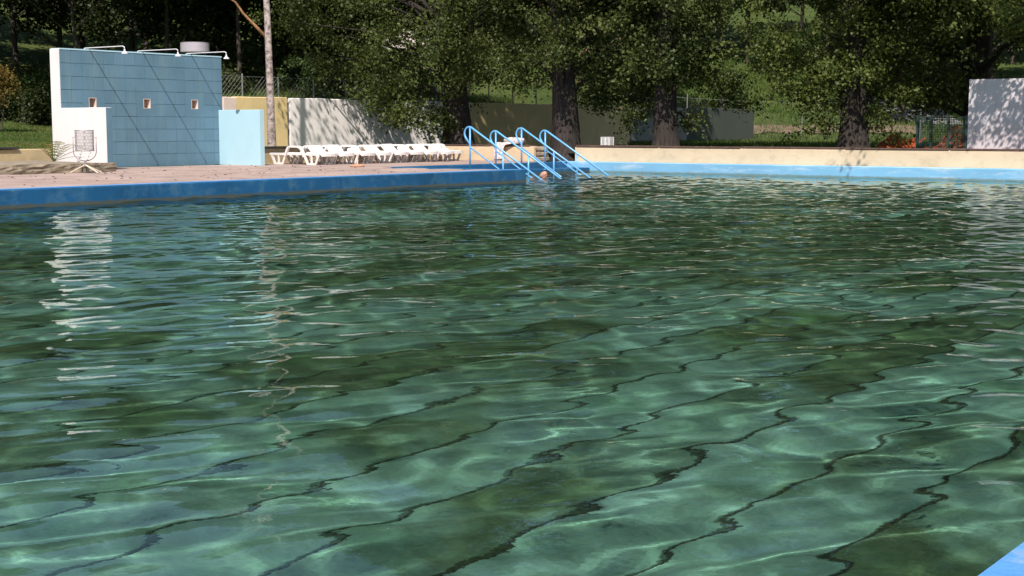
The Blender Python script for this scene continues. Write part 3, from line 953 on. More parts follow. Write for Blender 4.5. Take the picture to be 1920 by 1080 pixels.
tw = MB()
r = random.Random(9)
prof = [(-0.30,0.30),(-0.30,0.44),(-0.20,0.475),(-0.02,0.485),(0.05,0.44),(0.07,0.30),(0.075,0.15),(0.08,0.0)]
nyt = 26
vs_, fs = [], []
for i in range(nyt+1):
    u = i/nyt
    fold = 0.022*math.sin(u*21) + 0.014*math.sin(u*47+1)
    for j,(dy,z) in enumerate(prof):
        w_ = 1.0 if j >= 4 else 0.3
        taper = 0.55*u if j < 4 else 0.30*u
        xx = (0.75*u)*(1.0 if j < 4 else 0.45)
        vs_.append((xx, -dy + 0.0 - fold*w_, z + 0.02*math.sin(u*9+j)*(1 if j<5 else 0.2)))
m_ = len(prof)
for i in range(nyt):
    for j in range(m_-1): fs.append((i*m_+j,(i+1)*m_+j,(i+1)*m_+j+1,i*m_+j+1))
to = tw.add(vs_, fs).build('towel', M['towel'], None, (-25.05, 32.62, ZD+0.02), smooth=True)
sd = to.modifiers.new('thick','SOLIDIFY'); sd.thickness=0.012; sd.offset=1
ss = to.modifiers.new('sub','SUBSURF'); ss.levels=1; ss.render_levels=1
tag(to, 'patterned pinkish white towel hanging over the cream wall beside the handrails', 'towel')
rl = MB()
pts=[]
for k in range(46):
    a = k*0.32; rr = 0.02 + 0.0019*k
    pts.append((rr*math.cos(a), rr*math.sin(a)))
rl.tube([(0,0,0),(0.2,0.01,0.012),(0.45,0.0,0.006),(0.66,0.0,0)], [0.075,0.10,0.095,0.085], 14)
ro = rl.build('rolled_towel', M['towel'], None, (-24.85, 32.80, 0.83), (0,0,R(-2)), smooth=True)
tag(ro, 'rolled patterned towel lying on the low wall plank behind the handrails', 'towel')

# stacked stones at the wall gap
for k, (x0, z0, w_, h_) in enumerate([(-23.74, 0.25, 0.34, 0.16), (-23.72, 0.41, 0.30, 0.13), (-23.75, 0.54, 0.33, 0.14)]):
    s_ = MB().ball((0,0,0), (w_/2, 0.17, h_/2), 10, 7)
    me = s_.mesh('stone', M['stone'])
    for v in me.vertices:
        v.co.x = math.copysign(abs(v.co.x/(w_/2))**0.6*(w_/2), v.co.x); v.co.z = math.copysign(abs(v.co.z/(h_/2))**0.5*(h_/2), v.co.z); v.co.y = math.copysign(abs(v.co.y/0.17)**0.6*0.17, v.co.y)
        v.co += Vector((random.gauss(0, 0.008), random.gauss(0, 0.008), random.gauss(0, 0.005)))
    o = link('stone', me, None, (x0 + w_/2, 32.87, z0 + h_/2))
    tag(o, 'rough brown stone at the broken wall end, ' + ['bottom', 'middle', 'top'][k] + ' of the stack', 'stone', 'stones stacked at the wall end')

# ------------------------------------------------------------------ green mesh gate and orange net
gt = empty('mesh_gate', (-13.66, 35.5, ZT)); tag(gt, 'dark green wire mesh fence panel beside the pale lilac wall', 'gate')
for x0 in (0.0, 0.36, 0.80, 1.26):
    MB().box(x0-0.03, x0+0.03, -0.03, 0.03, -0.1, 1.02).build('post', M['green_metal'], gt)
for z0 in (0.06, 0.97):
    MB().box(0.023, 1.237, -0.015, 0.015, z0-0.015, z0+0.015).build('rail', M['green_metal'], gt)
mm = MB()
for k in range(28): mm.box(0.03+k*0.0435, 0.043+k*0.0435, 0.015, 0.021, 0.05, 0.97)
for k in range(22): mm.box(0.0, 1.26, 0.0215, 0.0255, 0.07+k*0.042, 0.083+k*0.042)
mm.build('wire_mesh', M['green_metal'], gt)

def net_heap(x0, x1, y0, y1, zf, label, name='safety_net'):
    nxn, nyn = 46, 16
    P = {}
    for i in range(nxn+1):
        for j in range(nyn+1):
            u, v = i/nxn, j/nyn
            z = zf(u, v)
            P[i,j] = (x0 + (x1-x0)*u + 0.02*math.sin(j*1.7+i), y0 + (y1-y0)*v + 0.03*math.sin(i*1.1), z)
    vs_, fs = [], []
    for i in range(nxn+1):
        for j in range(nyn):
            a, b = Vector(P[i,j]), Vector(P[i,j+1])
            w_ = Vector((0.010, 0, 0)); n = len(vs_)
            vs_ += [a-w_, a+w_, b+w_, b-w_]; fs.append((n,n+1,n+2,n+3))
    for j in range(nyn+1):
        for i in range(nxn):
            a, b = Vector(P[i,j]), Vector(P[i+1,j])
            w_ = Vector((0, 0, 0.009)); n = len(vs_)
            vs_ += [a-w_, a+w_, b+w_, b-w_]; fs.append((n,n+1,n+2,n+3))
    o = MB().add(vs_, fs).build(name, M['orange_net'])
    tag(o, label, 'net')
    sd = o.modifiers.new('thick','SOLIDIFY'); sd.thickness = 0.004
net_heap(-15.0, -13.9, 36.1, 36.7, lambda u, v: ZT + 0.15 + 0.38*v*(0.8+0.2*math.sin(u*7)) + 0.05*math.sin(u*13+v*5), 'sagging orange plastic net at the foot of the tree beside the mesh fence')
net_heap(-13.8, -12.3, 36.2, 36.9, lambda u, v: ZT + 0.12 + 0.62*v*math.exp(-((u-0.45)/0.3)**2) + 0.05*math.sin(u*11+v*4), 'crumpled orange plastic net heaped up behind the green mesh fence')

# ------------------------------------------------------------------ trees
def leaves_mesh(name, mat, centres, per, spread, size, seed, flat=0.75):
    r = np.random.default_rng(seed)
    centres = np.asarray(centres)
    C = np.repeat(centres, per, axis=0)
    n = len(C)
    off = r.normal(0, 1, (n, 3)) * np.array([spread, spread, spread*flat])
    P = C + off
    s = size * r.uniform(0.45, 1.6, n)
    # leaf frame: mostly facing outwards and up, random roll, drooping tips
    nrm = r.normal(0, 1, (n, 3)) + np.array([0, 0, 0.5])
    nrm /= np.linalg.norm(nrm, axis=1)[:, None]
    t = r.normal(0, 1, (n, 3)) + np.array([0, 0, -0.4])
    t -= (t*nrm).sum(1)[:, None]*nrm
    t /= np.linalg.norm(t, axis=1)[:, None] + 1e-9
    b = np.cross(nrm, t)
    V = np.empty((n, 4, 3))
    V[:, 0] = P - t*(s*0.5)[:, None]
    V[:, 1] = P + b*(s*0.42)[:, None] - t*(s*0.08)[:, None] + nrm*(s*0.10)[:, None]
    V[:, 2] = P + t*(s*0.6)[:, None]
    V[:, 3] = P - b*(s*0.42)[:, None] - t*(s*0.08)[:, None] + nrm*(s*0.10)[:, None]
    F = np.arange(n*4).reshape(n, 4)
    return np_mesh(name, V.reshape(-1, 3), F, mat)

LAT = Vector((0.8, 0.6, 0))     # across the line of sight
DEP = Vector((-0.6, 0.8, 0))    # along it

def trunk_mesh(name, path, mat, n=14, flare=1.45, seed=0, rough=0.10):
    """path: (x, y, z, r) points; knobbly, with flared foot"""
    r = random.Random(seed)
    pts = []
    for a, b in zip(path[:-1], path[1:]):
        for k in range(5):
            t = k/5
            pts.append([a[i]+(b[i]-a[i])*t for i in range(4)])
    pts.append(list(path[-1]))
    ph = [r.uniform(0, 6.28) for _ in range(4)]
    vs_, fs = [], []
    for i, p in enumerate(pts):
        fl = 1 + (flare-1)*math.exp(-max(0, p[2]-pts[0][2])/0.35)
        for k in range(n):
            a = 2*math.pi*k/n
            kk = 1 + rough*math.sin(3*a+ph[0]+p[2]*0.6) + rough*0.7*math.sin(5*a+ph[1]-p[2]*0.9) + r.gauss(0, 0.02)
            vs_.append((p[0]+p[3]*fl*kk*math.cos(a), p[1]+p[3]*fl*kk*math.sin(a), p[2]))
    for i in range(len(pts)-1):
        for k in range(n):
            k2 = (k+1) % n
            fs.append((i*n+k, i*n+k2, (i+1)*n+k2, (i+1)*n+k))
    return MB().add(vs_, fs).mesh(name, mat, True)

def vnoise(P, s, seed):
    """cheap smooth 3-D noise for clumping"""
    r = np.random.default_rng(seed)
    out = np.zeros(len(P))
    for k in range(5):
        d = r.normal(0, 1, 3); d /= np.linalg.norm(d)
        out += np.sin(P @ d * s * r.uniform(0.7, 1.6) + r.uniform(0, 6.28))
    return out / 5

def big_tree(base, r0, lean, label, seed, z_low, height_=19.0, rad=4.2, extra=(), leaf='poplar_leaf', name='poplar_tree', n_low=430, n_high=300, bias=(0, 0)):
    bx, by, bz = base
    root = empty(name, (bx, by, bz)); tag(root, label, 'tree', 'big trees behind the far end of the pool')
    rr = np.random.default_rng(seed)
    rd = random.Random(seed)
    lx, ly = lean
    path = [(0, 0, -0.15, r0), (lx*0.10, ly*0.10, 1.2, r0*0.88), (lx*0.35, ly*0.35, 3.2, r0*0.80), (lx*0.7, ly*0.7, 6.0, r0*0.66), (lx, ly, 10.0, r0*0.45), (lx*1.1, ly*1.1, height_-2, r0*0.12)]
    link('trunk', trunk_mesh('trunk', path, M['poplar_bark'], seed=seed), root)
    def axis(z):
        for a, b in zip(path[:-1], path[1:]):
            if a[2] <= z <= b[2]:
                t = (z-a[2])/(b[2]-a[2]); return np.array([a[0]+(b[0]-a[0])*t, a[1]+(b[1]-a[1])*t])
        return np.array(path[-1][:2])
    def R_of(z):
        t = (z - z_low) / (height_ - z_low)
        return rad * (0.62 + 0.38*min(1, t/0.18)) * (1 - max(0, t-0.35)/0.65*0.72) if t < 1 else 0.5
    lo, hi = [], []
    def fill(lst, n, za, zb, thr):
        tries = 0
        while len(lst) < n and tries < n*14:
            tries += 1
            z = rr.uniform(za, zb)
            a = rr.uniform(0, 2*math.pi)
            ro = R_of(z) * math.sqrt(rr.uniform(0.10, 1.0))
            ax = axis(z)
            p = np.array([ax[0] + bias[0] + ro*math.cos(a), ax[1] + bias[1] + ro*math.sin(a), z - 0.12*ro])
            if vnoise(p[None], 1.5, seed)[0] > thr:
                lst.append(p)
    bl, bh = [], []
    fill(bl, n_low//13, z_low, 7.4, 0.0)
    fill(bh, n_high//10, 7.4, height_, -0.2)
    for lst, bs, n, sx, sz in ((lo, bl, 13, 0.50, 0.24), (lo, bl[::3], 5, 0.7, 0.5), (hi, bh, 10, 0.8, 0.5)):
        for c in bs:
            k = rr.uniform(0.75, 1.35)
            out = c[:2] / (np.linalg.norm(c[:2]) + 1e-6)
            for _ in range(n):
                o_ = rr.normal(0, 1, 3)*np.array([sx, sx, sz])*k
                o_[2] -= 0.22*max(0, float(o_[:2] @ out))          # the outer ends droop
                lst.append(c + o_)
    for (l_, d_, z, sx, sz, n) in extra:
        c = LAT*l_ + DEP*d_
        for _ in range(n):
            lo.append(np.array([c.x, c.y, z - bz]) + rr.normal(0, 1, 3)*np.array([sx, sx, sz]))
    lo = np.array(lo); hi = np.array(hi)
    link('crown', leaves_mesh('crown', M[leaf], lo, 92, 0.20, 0.076, seed), root)
    if len(hi):
        link('crown', leaves_mesh('crown', M[leaf], hi, 30, 0.45, 0.24, seed+50), root)
    # limbs out to some of the clumps
    mb_ = MB()
    pick = rr.choice(len(lo), 26, replace=False)
    for k in pick:
        p = lo[k]
        zs = max(0.9, min(p[2]*0.75 - 0.3, 9))
        ax = axis(zs)
        mid = np.array([(ax[0]*0.55+p[0]*0.45), (ax[1]*0.55+p[1]*0.45), zs*0.45+p[2]*0.55 + 0.25])
        r1 = 0.05 + 0.05*rd.random()
        mb_.tube([(ax[0], ax[1], zs), tuple(mid + rr.normal(0, 0.12, 3)), tuple(p)], [r1, r1*0.6, 0.012], 6, False)
    mb_.build('limbs', M['poplar_bark'], root, smooth=True)
    return root

big_tree((-27.4, 33.9, ZT), 0.46, (-0.9, -0.5), 'broad poplar whose lowest boughs droop in front of the white wall', 101, 3.3, rad=4.4, bias=(-0.5, 1.2), n_low=380,
         extra=[(-2.3, -0.6, 2.2, 0.42, 0.25, 24), (-1.6, -0.5, 1.75, 0.40, 0.20, 22), (-0.9, -0.6, 1.35, 0.30, 0.15, 12), (-1.7, -0.4, 3.0, 0.5, 0.35, 26), (-3.2, 0.9, 3.2, 0.6, 0.35, 26), (-4.6, 0, 4.5, 0.7, 0.5, 34), (-3.8, 0, 5.0, 0.7, 0.5, 26), (0.6, -0.8, 2.9, 0.4, 0.3, 14), (-0.4, -1.0, 4.2, 1.1, 0.5, 44), (0.1, -0.8, 3.2, 0.5, 0.45, 28)])
big_tree((-23.05, 33.25, ZD), 0.40, (-0.5, 0.2), 'poplar with a leaning trunk growing through the gap in the cream wall', 202, 3.7, rad=3.9, bias=(0, 0.9), n_low=360,
         extra=[(1.3, 0.1, 2.4, 0.4, 0.25, 18), (1.2, 0.2, 3.2, 0.5, 0.3, 24), (-1.4, 0.2, 3.3, 0.5, 0.35, 26), (-1.2, 0.3, 2.6, 0.35, 0.25, 12), (0.9, 0.8, 1.9, 0.25, 0.15, 6), (-0.1, -0.6, 4.3, 0.9, 0.5, 34), (-0.2, -0.6, 3.5, 0.5, 0.35, 24)])
big_tree((-20.5, 34.4, ZT), 0.33, (0.1, 0.0), 'straight poplar trunk standing behind the white crate on the far wall', 303, 3.8, rad=3.1, bias=(-0.5, 0.6), n_low=270,
         extra=[(-0.9, 0.3, 3.2, 0.4, 0.4, 24), (-0.8, 0.4, 2.2, 0.3, 0.3, 14), (0.9, 0.2, 3.2, 0.4, 0.35, 22), (1.3, 0.3, 2.45, 0.4, 0.12, 10), (-0.8, 0.2, 1.5, 0.22, 0.2, 6), (0.75, 0.3, 1.55, 0.18, 0.15, 4), (2.4, 0.6, 1.8, 0.22, 0.10, 4), (0, -0.6, 4.4, 0.8, 0.5, 26), (0.0, -0.6, 3.1, 0.42, 0.42, 26)])
big_tree((-15.1, 34.8, ZT), 0.38, (-0.3, 0.3), 'dark poplar wrapped in leafy shoots between the green wall and the mesh fence', 404, 3.8, rad=3.6, leaf='poplar_leaf_yellow', n_low=290, bias=(0.4, 0.3),
         extra=[(-1.7, -0.2, 2.6, 0.45, 0.3, 22), (-1.2, -0.3, 2.1, 0.35, 0.22, 14), (-2.2, -0.1, 3.4, 0.4, 0.35, 20), (-0.9, -0.2, 1.3, 0.25, 0.22, 7), (0.75, -0.2, 1.45, 0.22, 0.22, 7), (1.1, -0.1, 1.95, 0.30, 0.15, 7), (0.4, -0.9, 5.2, 1.1, 0.4, 22), (-0.1, -0.7, 3.3, 0.5, 0.55, 36)])
big_tree((-13.2, 38.4, ZT), 0.36, (0.4, -0.5), 'dark poplar rising behind the pale lilac wall and the mesh fence', 505, 2.8, rad=3.9,
         extra=[(-1.5, -0.6, 2.2, 0.5, 0.3, 26), (-0.6, -0.6, 2.3, 0.4, 0.3, 16)])
big_tree((-8.9, 35.2, ZT), 0.36, (0.2, -0.3), 'poplar behind the pale lilac wall whose crown hangs over the top corner', 606, 3.4, rad=4.2, leaf='poplar_leaf_yellow', bias=(-0.8, -0.3),
         extra=[(-2.6, -1.0, 4.4, 0.6, 0.5, 40), (-2.3, -3.4, 4.9, 0.40, 0.6, 20)])

big_tree((-26.3, 44.0, ZT), 0.24, (0.1, 0.0), 'slimmer poplar added further back for its shade, hidden behind the straight poplar trunk', 707, 5.2, rad=4.2, n_low=200, height_=17.0)  # added tree: its high crown is there to shade the boundary wall

# birch with the broken limb
bt = empty('birch_tree', (-28.2, 26.85, ZT)); tag(bt, 'slim pale birch with a broken orange limb in front of the yellow wall', 'tree')
link('trunk', trunk_mesh('trunk', [(0,0,-0.1,0.115), (-0.03,0.0,1.5,0.10), (-0.06,-0.02,3.5,0.088), (-0.14,-0.05,6,0.075), (-0.1,0,12.0,0.02)], M['birch_bark'], 12, 1.25, 5, 0.04), bt)
MB().tube([(-0.06,-0.02,3.05), (-0.32,-0.24,3.42), (-0.55,-0.42,3.72), (-0.72,-0.54,4.02), (-0.95,-0.70,4.22)], [0.045,0.040,0.034,0.028,0.012], 8).build('broken_limb', M['dead_wood'], bt, smooth=True)
cb = [np.array([-0.1 + random.gauss(0, 0.9), random.gauss(0, 0.9), random.uniform(6.6, 12.0)]) for _ in range(75)]
link('crown', leaves_mesh('crown', M['bush_leaf'], cb, 34, 0.30, 0.09, 77), bt)

# ------------------------------------------------------------------ the wood on the slope
def wood_tree_proto(name, seed, hgt, rad, zlow, per, n, size, leaf, trunk_r=0.16, bark='dark_bark', spread=0.38):
    root = empty(name)
    rr = np.random.default_rng(seed)
    path = [(0,0,-0.4,trunk_r), (rr.normal(0,.1), rr.normal(0,.1), hgt*0.3, trunk_r*0.85), (rr.normal(0,.25), rr.normal(0,.25), hgt*0.6, trunk_r*0.55), (rr.normal(0,.3), rr.normal(0,.3), hgt*0.95, trunk_r*0.12)]
    link('trunk', trunk_mesh('trunk', path, M[bark], 8, 1.3, seed), root)
    pts = []
    while len(pts) < n:
        z = rr.uniform(zlow, hgt)
        t = (z - zlow)/(hgt - zlow)
        rmax = rad * (0.55 + 0.9*t - 1.25*t*t + 0.05) * 1.25
        a = rr.uniform(0, 6.28); ro = rmax*math.sqrt(rr.uniform(0.12, 1))
        p = np.array([ro*math.cos(a), ro*math.sin(a), z])
        if vnoise(p[None], 1.9, seed)[0] > -0.1: pts.append(p)
    link('crown', leaves_mesh('crown', M[leaf], pts, per, spread, size, seed), root)
    mb_ = MB()
    for k in rr.choice(len(pts), min(14, len(pts)), replace=False):
        p = pts[k]; zs = max(0.1, p[2]*0.6)
        mb_.tube([(0,0,zs), tuple(np.array([p[0]*.5, p[1]*.5, zs*.45+p[2]*.55])), tuple(p)], [trunk_r*0.3, trunk_r*0.2, 0.01], 5, False)
    mb_.build('limbs', M[bark], root)
    return root
protos = {
    'tall_a': wood_tree_proto('wood_tree', 1, 10.5, 3.6, 2.6, 34, 300, 0.19, 'wood_leaf'),
    'tall_b': wood_tree_proto('wood_tree', 2, 11.5, 4.0, 3.2, 34, 320, 0.20, 'wood_leaf'),
    'high': wood_tree_proto('wood_tree', 12, 11.5, 5.4, 5.9, 40, 360, 0.22, 'wood_leaf', 0.09, spread=0.5),
    'mid': wood_tree_proto('wood_tree', 3, 8.0, 2.8, 1.0, 36, 260, 0.15, 'bush_leaf', 0.11),
    'bush': wood_tree_proto('shrub', 4, 2.6, 1.7, 0.15, 40, 150, 0.11, 'bush_leaf', 0.05, spread=0.24),
    'bush_b': wood_tree_proto('shrub', 5, 1.9, 1.3, 0.1, 40, 120, 0.10, 'wood_leaf', 0.04, spread=0.22),
    'autumn': wood_tree_proto('shrub', 6, 3.2, 1.0, 0.5, 36, 90, 0.10, 'autumn_leaf', 0.05, spread=0.24),
    'redbrown': wood_tree_proto('shrub', 8, 3.0, 2.2, 0.2, 40, 150, 0.10, 'red_brown_leaf', 0.06, spread=0.3),
}
used = set()
def plant(kind, l, q, label, cat, group, sc=1.0):
    x, y = 0.8*l - 0.6*q, 0.6*l + 0.8*q
    p = protos[kind]
    if kind in used: o = copy_tree(p)
    else: o = p; used.add(kind)
    o.location = (x, y, H(x, y) - 0.05)
    o.rotation_euler = (0, 0, random.uniform(0, 6.28))
    o.scale = (sc, sc, sc*random.uniform(0.92, 1.1))
    tag(o, label, cat, group)
    return o
PX = lambda px, q: (px - 960)/2667*q
# left wood: rows up the slope
rd = random.Random(21)
def region(px, q):
    if px < 430: return 'behind the shower wall', 'trees of the wood behind the shower wall'
    if px < 1000: return 'above the white boundary wall', 'trees of the wood above the boundary wall'
    return 'high on the slope beyond the poplars', 'trees beyond the poplars'
for px, q, sc in ((-260, 47, 0.86), (-75, 48, 0.88), (155, 47, 0.86), (318, 50, 0.9), (455, 49, 0.86), (655, 53, 0.86)):
    plant('high', PX(px, q), q, 'tall slim-stemmed tree ' + ({-260: 'far out beyond the lawn', -75: 'left of the lawn bushes', 155: 'behind the left end of the shower wall', 318: 'behind the middle of the shower wall', 455: 'between the pale drum and the birch', 655: 'behind the broad poplar'}[px]), 'tree', 'tall trees at the wood edge', sc)
for q, a, b, step in ((57, -120, 640, 120), (63, -130, 900, 125), (71, -60, 2050, 150), (80, -150, 2050, 155), (91, -200, 2150, 165), (104, -250, 2200, 175)):
    px = a
    while px < b:
        if not (q > 69 and px < 560) and not (q < 90 and 1280 < px < 1580) and not (q < 100 and 690 < px < 1180 and q > 69):
            w_, g_ = region(px, q)
            plant(rd.choice(['tall_a', 'tall_b', 'tall_a']), PX(px + rd.uniform(-30, 30), q), q + rd.uniform(-2, 2), 'dark leafy tree in the shaded wood ' + w_, 'tree', g_, rd.uniform(0.85, 1.2)*(0.72 if px < 430 else 1.0))
        px += step*rd.uniform(0.75, 1.25)
for px, q, lb in ((520, 55, 'mid-sized green tree behind the birch trunk'), (600, 54, 'mid-sized green tree between the birch and the broad poplar'), (425, 55, 'mid-sized green tree just right of the shower wall'), (690, 60, 'mid-sized green tree half hidden by the broad poplar')):
    plant('mid', PX(px, q), q, lb, 'tree', 'smaller trees at the wood edge', rd.uniform(0.75, 1.0))
for px, q in ((-30, 45), (15, 45.5), (48, 44.5), (80, 45), (108, 45.5), (0, 48), (62, 48), (-80, 45), (96, 49)):
    q = q + 3.5
    nth = sorted([-30, 15, 48, 80, 108, 0, 62, -80, 96], reverse=True).index(px)
    plant(rd.choice(['bush', 'bush_b']), PX(px, q), q, 'green bush along the top of the lawn, ' + ['first', 'second', 'third', 'fourth', 'fifth', 'sixth', 'seventh', 'eighth', 'ninth'][nth] + ' from the shower wall', 'bush', 'bushes above the lawn', rd.uniform(0.62, 0.82))
for px, q in ((450, 47), (575, 48), (625, 49), (680, 52), (720, 55), (790, 58)):
    nth = [450, 575, 625, 680, 720, 790].index(px)
    plant(rd.choice(['bush', 'bush_b']), PX(px, q), q, 'low green bush behind the wire fence, ' + ['first', 'second', 'third', 'fourth', 'fifth', 'sixth'][nth] + ' from the shower wall', 'bush', 'bushes behind the wire fence', rd.uniform(0.35, 0.7))
plant('autumn', PX(6, 43), 43, 'yellowing young tree at the edge of the lawn', 'shrub', None, 0.6)
for px, q, s, lb in ((1660, 78, 1.1, 'right behind the dark poplar'), (1740, 80, 1.2, 'above the green mesh fence'), (1600, 84, 1.2, 'hidden by the dark poplar trunk')):
    plant('redbrown', PX(px, q), q, 'reddish brown bush on the slope ' + lb, 'bush', 'brown bushes on the slope', s)
for px, q, s, lb in ((1350, 76, 0.8, 'lowest'), (1450, 88, 0.9, 'middle one'), (1540, 92, 1.0, 'highest')):
    plant('bush', PX(px, q), q, 'small green bush on the open grass slope, ' + lb + ' of three', 'bush', 'bushes on the grass slope', s)

# ------------------------------------------------------------------ wire fences
def fence(p0, p1, n, h, label, mesh=True, sag=0.0):
    x0, y0 = p0; x1, y1 = p1
    root = empty('wire_fence', (x0, y0, 0)); tag(root, label, 'fence')
    tops = []
    for k in range(n+1):
        t = k/n
        x, y = x0 + (x1-x0)*t, y0 + (y1-y0)*t
        z = H(x, y)
        hh = h*random.uniform(0.85, 1.08)
        MB().tube([(x-x0, y-y0, z-0.2), (x-x0+random.gauss(0, .02), y-y0, z+hh)], 0.024, 8).build('post', M['galv'], root)
        tops.append(Vector((x-x0, y-y0, z)))
    if mesh:
        m_ = MB()
        for a, b in zip(tops[:-1], tops[1:]):
            ln = (b-a).length; c = int(ln/0.14)
            for k in range(c):
                u0 = k/c
                for du in (h*0.9/ln, -h*0.9/ln):
                    u1 = u0 + du
                    p = a.lerp(b, u0) + Vector((0,0,0.05)); z_hi = 0.9*h
                    if u1 < 0 or u1 > 1:
                        uc = 0.0 if u1 < 0 else 1.0
                        z_hi = 0.9*h*(uc-u0)/(u1-u0); u1 = uc
                    p2 = a.lerp(b, u1) + Vector((0,0,0.05 + z_hi))
                    m_.tube([p, p2], 0.0022, 3, False)
            m_.tube([a+Vector((0,0,h*0.93)), b+Vector((0,0,h*0.93))], 0.005, 4, False)
        m_.build('wire_mesh', M['galv'], root)
fence((-32.2, 26.5), (-32.2, 47.5), 14, 0.95, 'grey wire fence with thin posts along the top of the boundary wall')
a0 = (0.8*PX(1180, 68)-0.6*68, 0.6*PX(1180, 68)+0.8*68); a1 = (0.8*PX(1720, 66)-0.6*66, 0.6*PX(1720, 66)+0.8*66)
fence(a0, a1, 5, 2.0, 'tall thin wire fence crossing the open grass slope')

# ------------------------------------------------------------------ dirt bank, road, houses
def strip(name, pts, width, mat, lift=0.03, n=40):
    vs_, fs = [], []
    for k in range(n+1):
        t = k/n
        x = pts[0][0] + (pts[1][0]-pts[0][0])*t; y = pts[0][1] + (pts[1][1]-pts[0][1])*t
        for j in range(4):
            w_ = width*(j/3-0.5)*(1+0.2*math.sin(k*0.9+j))
            xx, yy = x + DEP.x*w_, y + DEP.y*w_
            vs_.append((xx, yy, H(xx, yy) + lift + random.uniform(0, 0.03)))
    for k in range(n):
        for j in range(3): fs.append((k*4+j, (k+1)*4+j, (k+1)*4+j+1, k*4+j+1))
    o = MB().add(vs_, fs).build(name, mat)
    tag(o, kind='structure')
def LQ(px, q): l = PX(px, q); return (0.8*l-0.6*q, 0.6*l+0.8*q)
strip('dirt_path', (LQ(1390, 70.5), LQ(1720, 70.5)), 2.4, M['dirt'], 0.06)
strip('road', (LQ(1640, 77), LQ(1780, 74)), 6.0, M['road'], 0.08)

def house(px, q, w_, h_, mat, label, win):
    x, y = LQ(px, q)
    o = empty('house', (x, y, H(x, y) - 0.5), YAW); tag(o, label, 'house')
    MB().box(-w_/2, w_/2, 0, 6, 0, h_).build('wall', M[mat], o)
    MB().add([(-w_/2-.5,-.6,h_-.1),(w_/2+.5,-.6,h_-.1),(w_/2+.5,6.6,h_-.1),(-w_/2-.5,6.6,h_-.1),(-w_/2-.5,3,h_+2.2),(w_/2+.5,3,h_+2.2)], [(0,1,5,4),(2,3,4,5),(0,4,3),(1,2,5),(3,2,1,0)]).build('roof', M['roof'], o)
    for (wx, wz, ww, wh) in win:
        f_ = MB().box(wx-ww/2-.08, wx+ww/2+.08, -.06, -.002, wz-.08, wz).box(wx-ww/2-.08, wx+ww/2+.08, -.06, -.002, wz+wh, wz+wh+.08).box(wx-ww/2-.08, wx-ww/2, -.06, -.002, wz, wz+wh).box(wx+ww/2, wx+ww/2+.08, -.06, -.002, wz, wz+wh).build('window', M['house_white'], o)
        MB().box(wx-ww/2, wx+ww/2, -.02, -.003, wz, wz+wh).build('pane', M['window_glass'], f_)
house(1120, 96, 7.5, 6.2, 'house_pink', 'reddish house glimpsed between the poplar crowns', [(-2.4, 1.2, 1.1, 1.4), (0.2, 1.2, 1.1, 1.4), (2.5, 1.2, 1.1, 1.4), (-2.4, 3.9, 1.1, 1.4), (0.2, 3.9, 1.1, 1.4), (2.5, 3.9, 1.1, 1.4)])
house(770, 98, 6.0, 5.2, 'house_white', 'pale pinkish house glimpsed through the broad poplar', [(-1.8, 1.2, 1.0, 1.3), (1.0, 1.2, 1.0, 1.3), (-1.8, 3.4, 1.0, 1.2), (1.0, 3.4, 1.0, 1.2)])

# ------------------------------------------------------------------ grass, fern, litter
def grass(name, pts, h, w_, label, seed):
    r = np.random.default_rng(seed)
    n = len(pts)
    P = np.column_stack([pts[:, 0], pts[:, 1], height(pts[:, 0], pts[:, 1]) - 0.02])
    a = r.uniform(0, 6.28, n); hh = h*r.uniform(0.4, 1.3, n); ww = w_*r.uniform(0.6, 1.3, n)
    d = np.column_stack([np.cos(a), np.sin(a), np.zeros(n)])*ww[:, None]
    lean = np.column_stack([r.normal(0, 0.4, n), r.normal(0, 0.4, n), np.ones(n)])*hh[:, None]
    V = np.empty((n, 3, 3)); V[:, 0] = P - d; V[:, 1] = P + d; V[:, 2] = P + lean
    o = link(name, np_mesh(name, V.reshape(-1, 3), np.arange(n*3).reshape(n, 3), M['grass_blade']))
    tag(o, label, 'grass', kind='stuff')
r_ = np.random.default_rng(5)
q_ = r_.uniform(35, 52, 70000); l_ = (r_.uniform(-60, 440, 70000) - 960)/2667*q_
pts = np.column_stack([0.8*l_-0.6*q_, 0.6*l_+0.8*q_]); pts = pts[pts[:, 0] < -28.4]
grass('lawn_grass', pts, 0.07, 0.012, 'short sunlit lawn grass left of the shower wall', 1)
q_ = r_.uniform(45, 98, 80000); l_ = (r_.uniform(1180, 1830, 80000) - 960)/2667*q_
pts = np.column_stack([0.8*l_-0.6*q_, 0.6*l_+0.8*q_]); pts = pts[(pts[:, 0] > -30.8) | (pts[:, 1] > 61)]
grass('meadow_grass', pts, 0.22, 0.03, 'rough grass on the open slope behind the trees', 2)
q_ = r_.uniform(43, 62, 50000); l_ = (r_.uniform(380, 960, 50000) - 960)/2667*q_
pts = np.column_stack([0.8*l_-0.6*q_, 0.6*l_+0.8*q_]); pts = pts[pts[:, 0] < -31.6]
grass('bank_grass', pts, 0.25, 0.025, 'long grass on the bank above the boundary wall', 3)

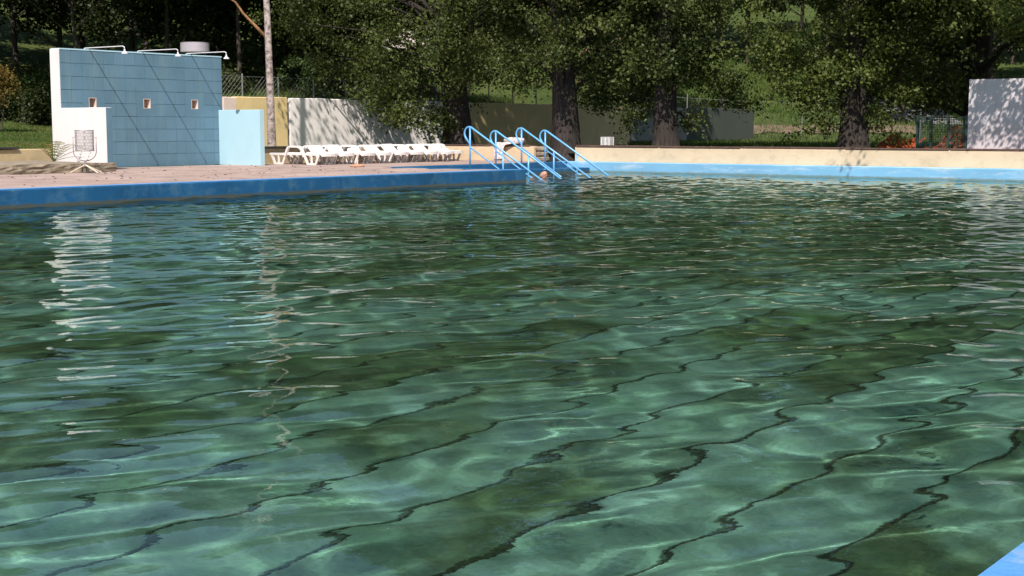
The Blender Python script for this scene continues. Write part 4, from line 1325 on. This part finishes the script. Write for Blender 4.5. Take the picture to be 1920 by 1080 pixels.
fe = empty('fern_plant', (-26.8, 19.0, ZD + 0.185)); tag(fe, 'arching fern with browning tips at the foot of the white partition', 'fern')
rr = random.Random(4)
fr = [(-170, .55, .30), (-140, .5, .34), (-100, .45, .40), (-60, .5, .42), (-20, .6, .36), (10, .7, .30), (35, .85, .22), (55, .8, .34), (80, .55, .4), (120, .45, .36), (-8, .75, .10)]
for ang, ln, up in fr:
    a = R(ang + 37)
    m_ = MB()
    pts = []
    for k in range(15):
        t = k/14
        pts.append(Vector((math.cos(a)*ln*t, math.sin(a)*ln*t, up*math.sin(min(1, t*1.15)*math.pi*0.62)*1.05 + 0.01)))
    m_.tube(pts, [0.006*(1-k/16) for k in range(15)], 4, False)
    side = Vector((-math.sin(a), math.cos(a), 0))
    for k in range(2, 15):
        t = k/14
        w_ = 0.15*math.sin(math.pi*min(1, 0.15+t*0.85))*(1-0.3*t)
        d = (pts[k]-pts[k-1]).normalized()
        for s in (-1, 1):
            tip = pts[k] + side*s*w_ + d*0.05 - Vector((0, 0, 0.03*rr.random()))
            m_.add([pts[k]-d*0.012, pts[k]+d*0.012, tip], [(0,1,2)])
    m_.build('frond', M['fern_leaf'], fe)

# fallen leaves on the deck and on the water
def litter(name, area, n, z, label, seed, size=0.035):
    r = np.random.default_rng(seed)
    P = np.column_stack([r.uniform(area[0], area[1], n), r.uniform(area[2], area[3], n), np.full(n, z)])
    a = r.uniform(0, 6.28, n); s = size*r.uniform(0.5, 1.5, n)
    u = np.column_stack([np.cos(a), np.sin(a), r.normal(0, .15, n)])*s[:, None]
    v = np.column_stack([-np.sin(a), np.cos(a), r.normal(0, .15, n)])*s[:, None]*0.6
    V = np.empty((n, 4, 3)); V[:, 0] = P-u; V[:, 1] = P+v; V[:, 2] = P+u; V[:, 3] = P-v
    o = link(name, np_mesh(name, V.reshape(-1, 3), np.arange(n*4).reshape(n, 4), M['red_brown_leaf']))
    tag(o, label, 'leaves', kind='stuff')
litter('deck_litter', (-26.9, -19.4, 12, 25.2), 260, ZD + 0.010, 'brown leaves scattered on the deck', 8)
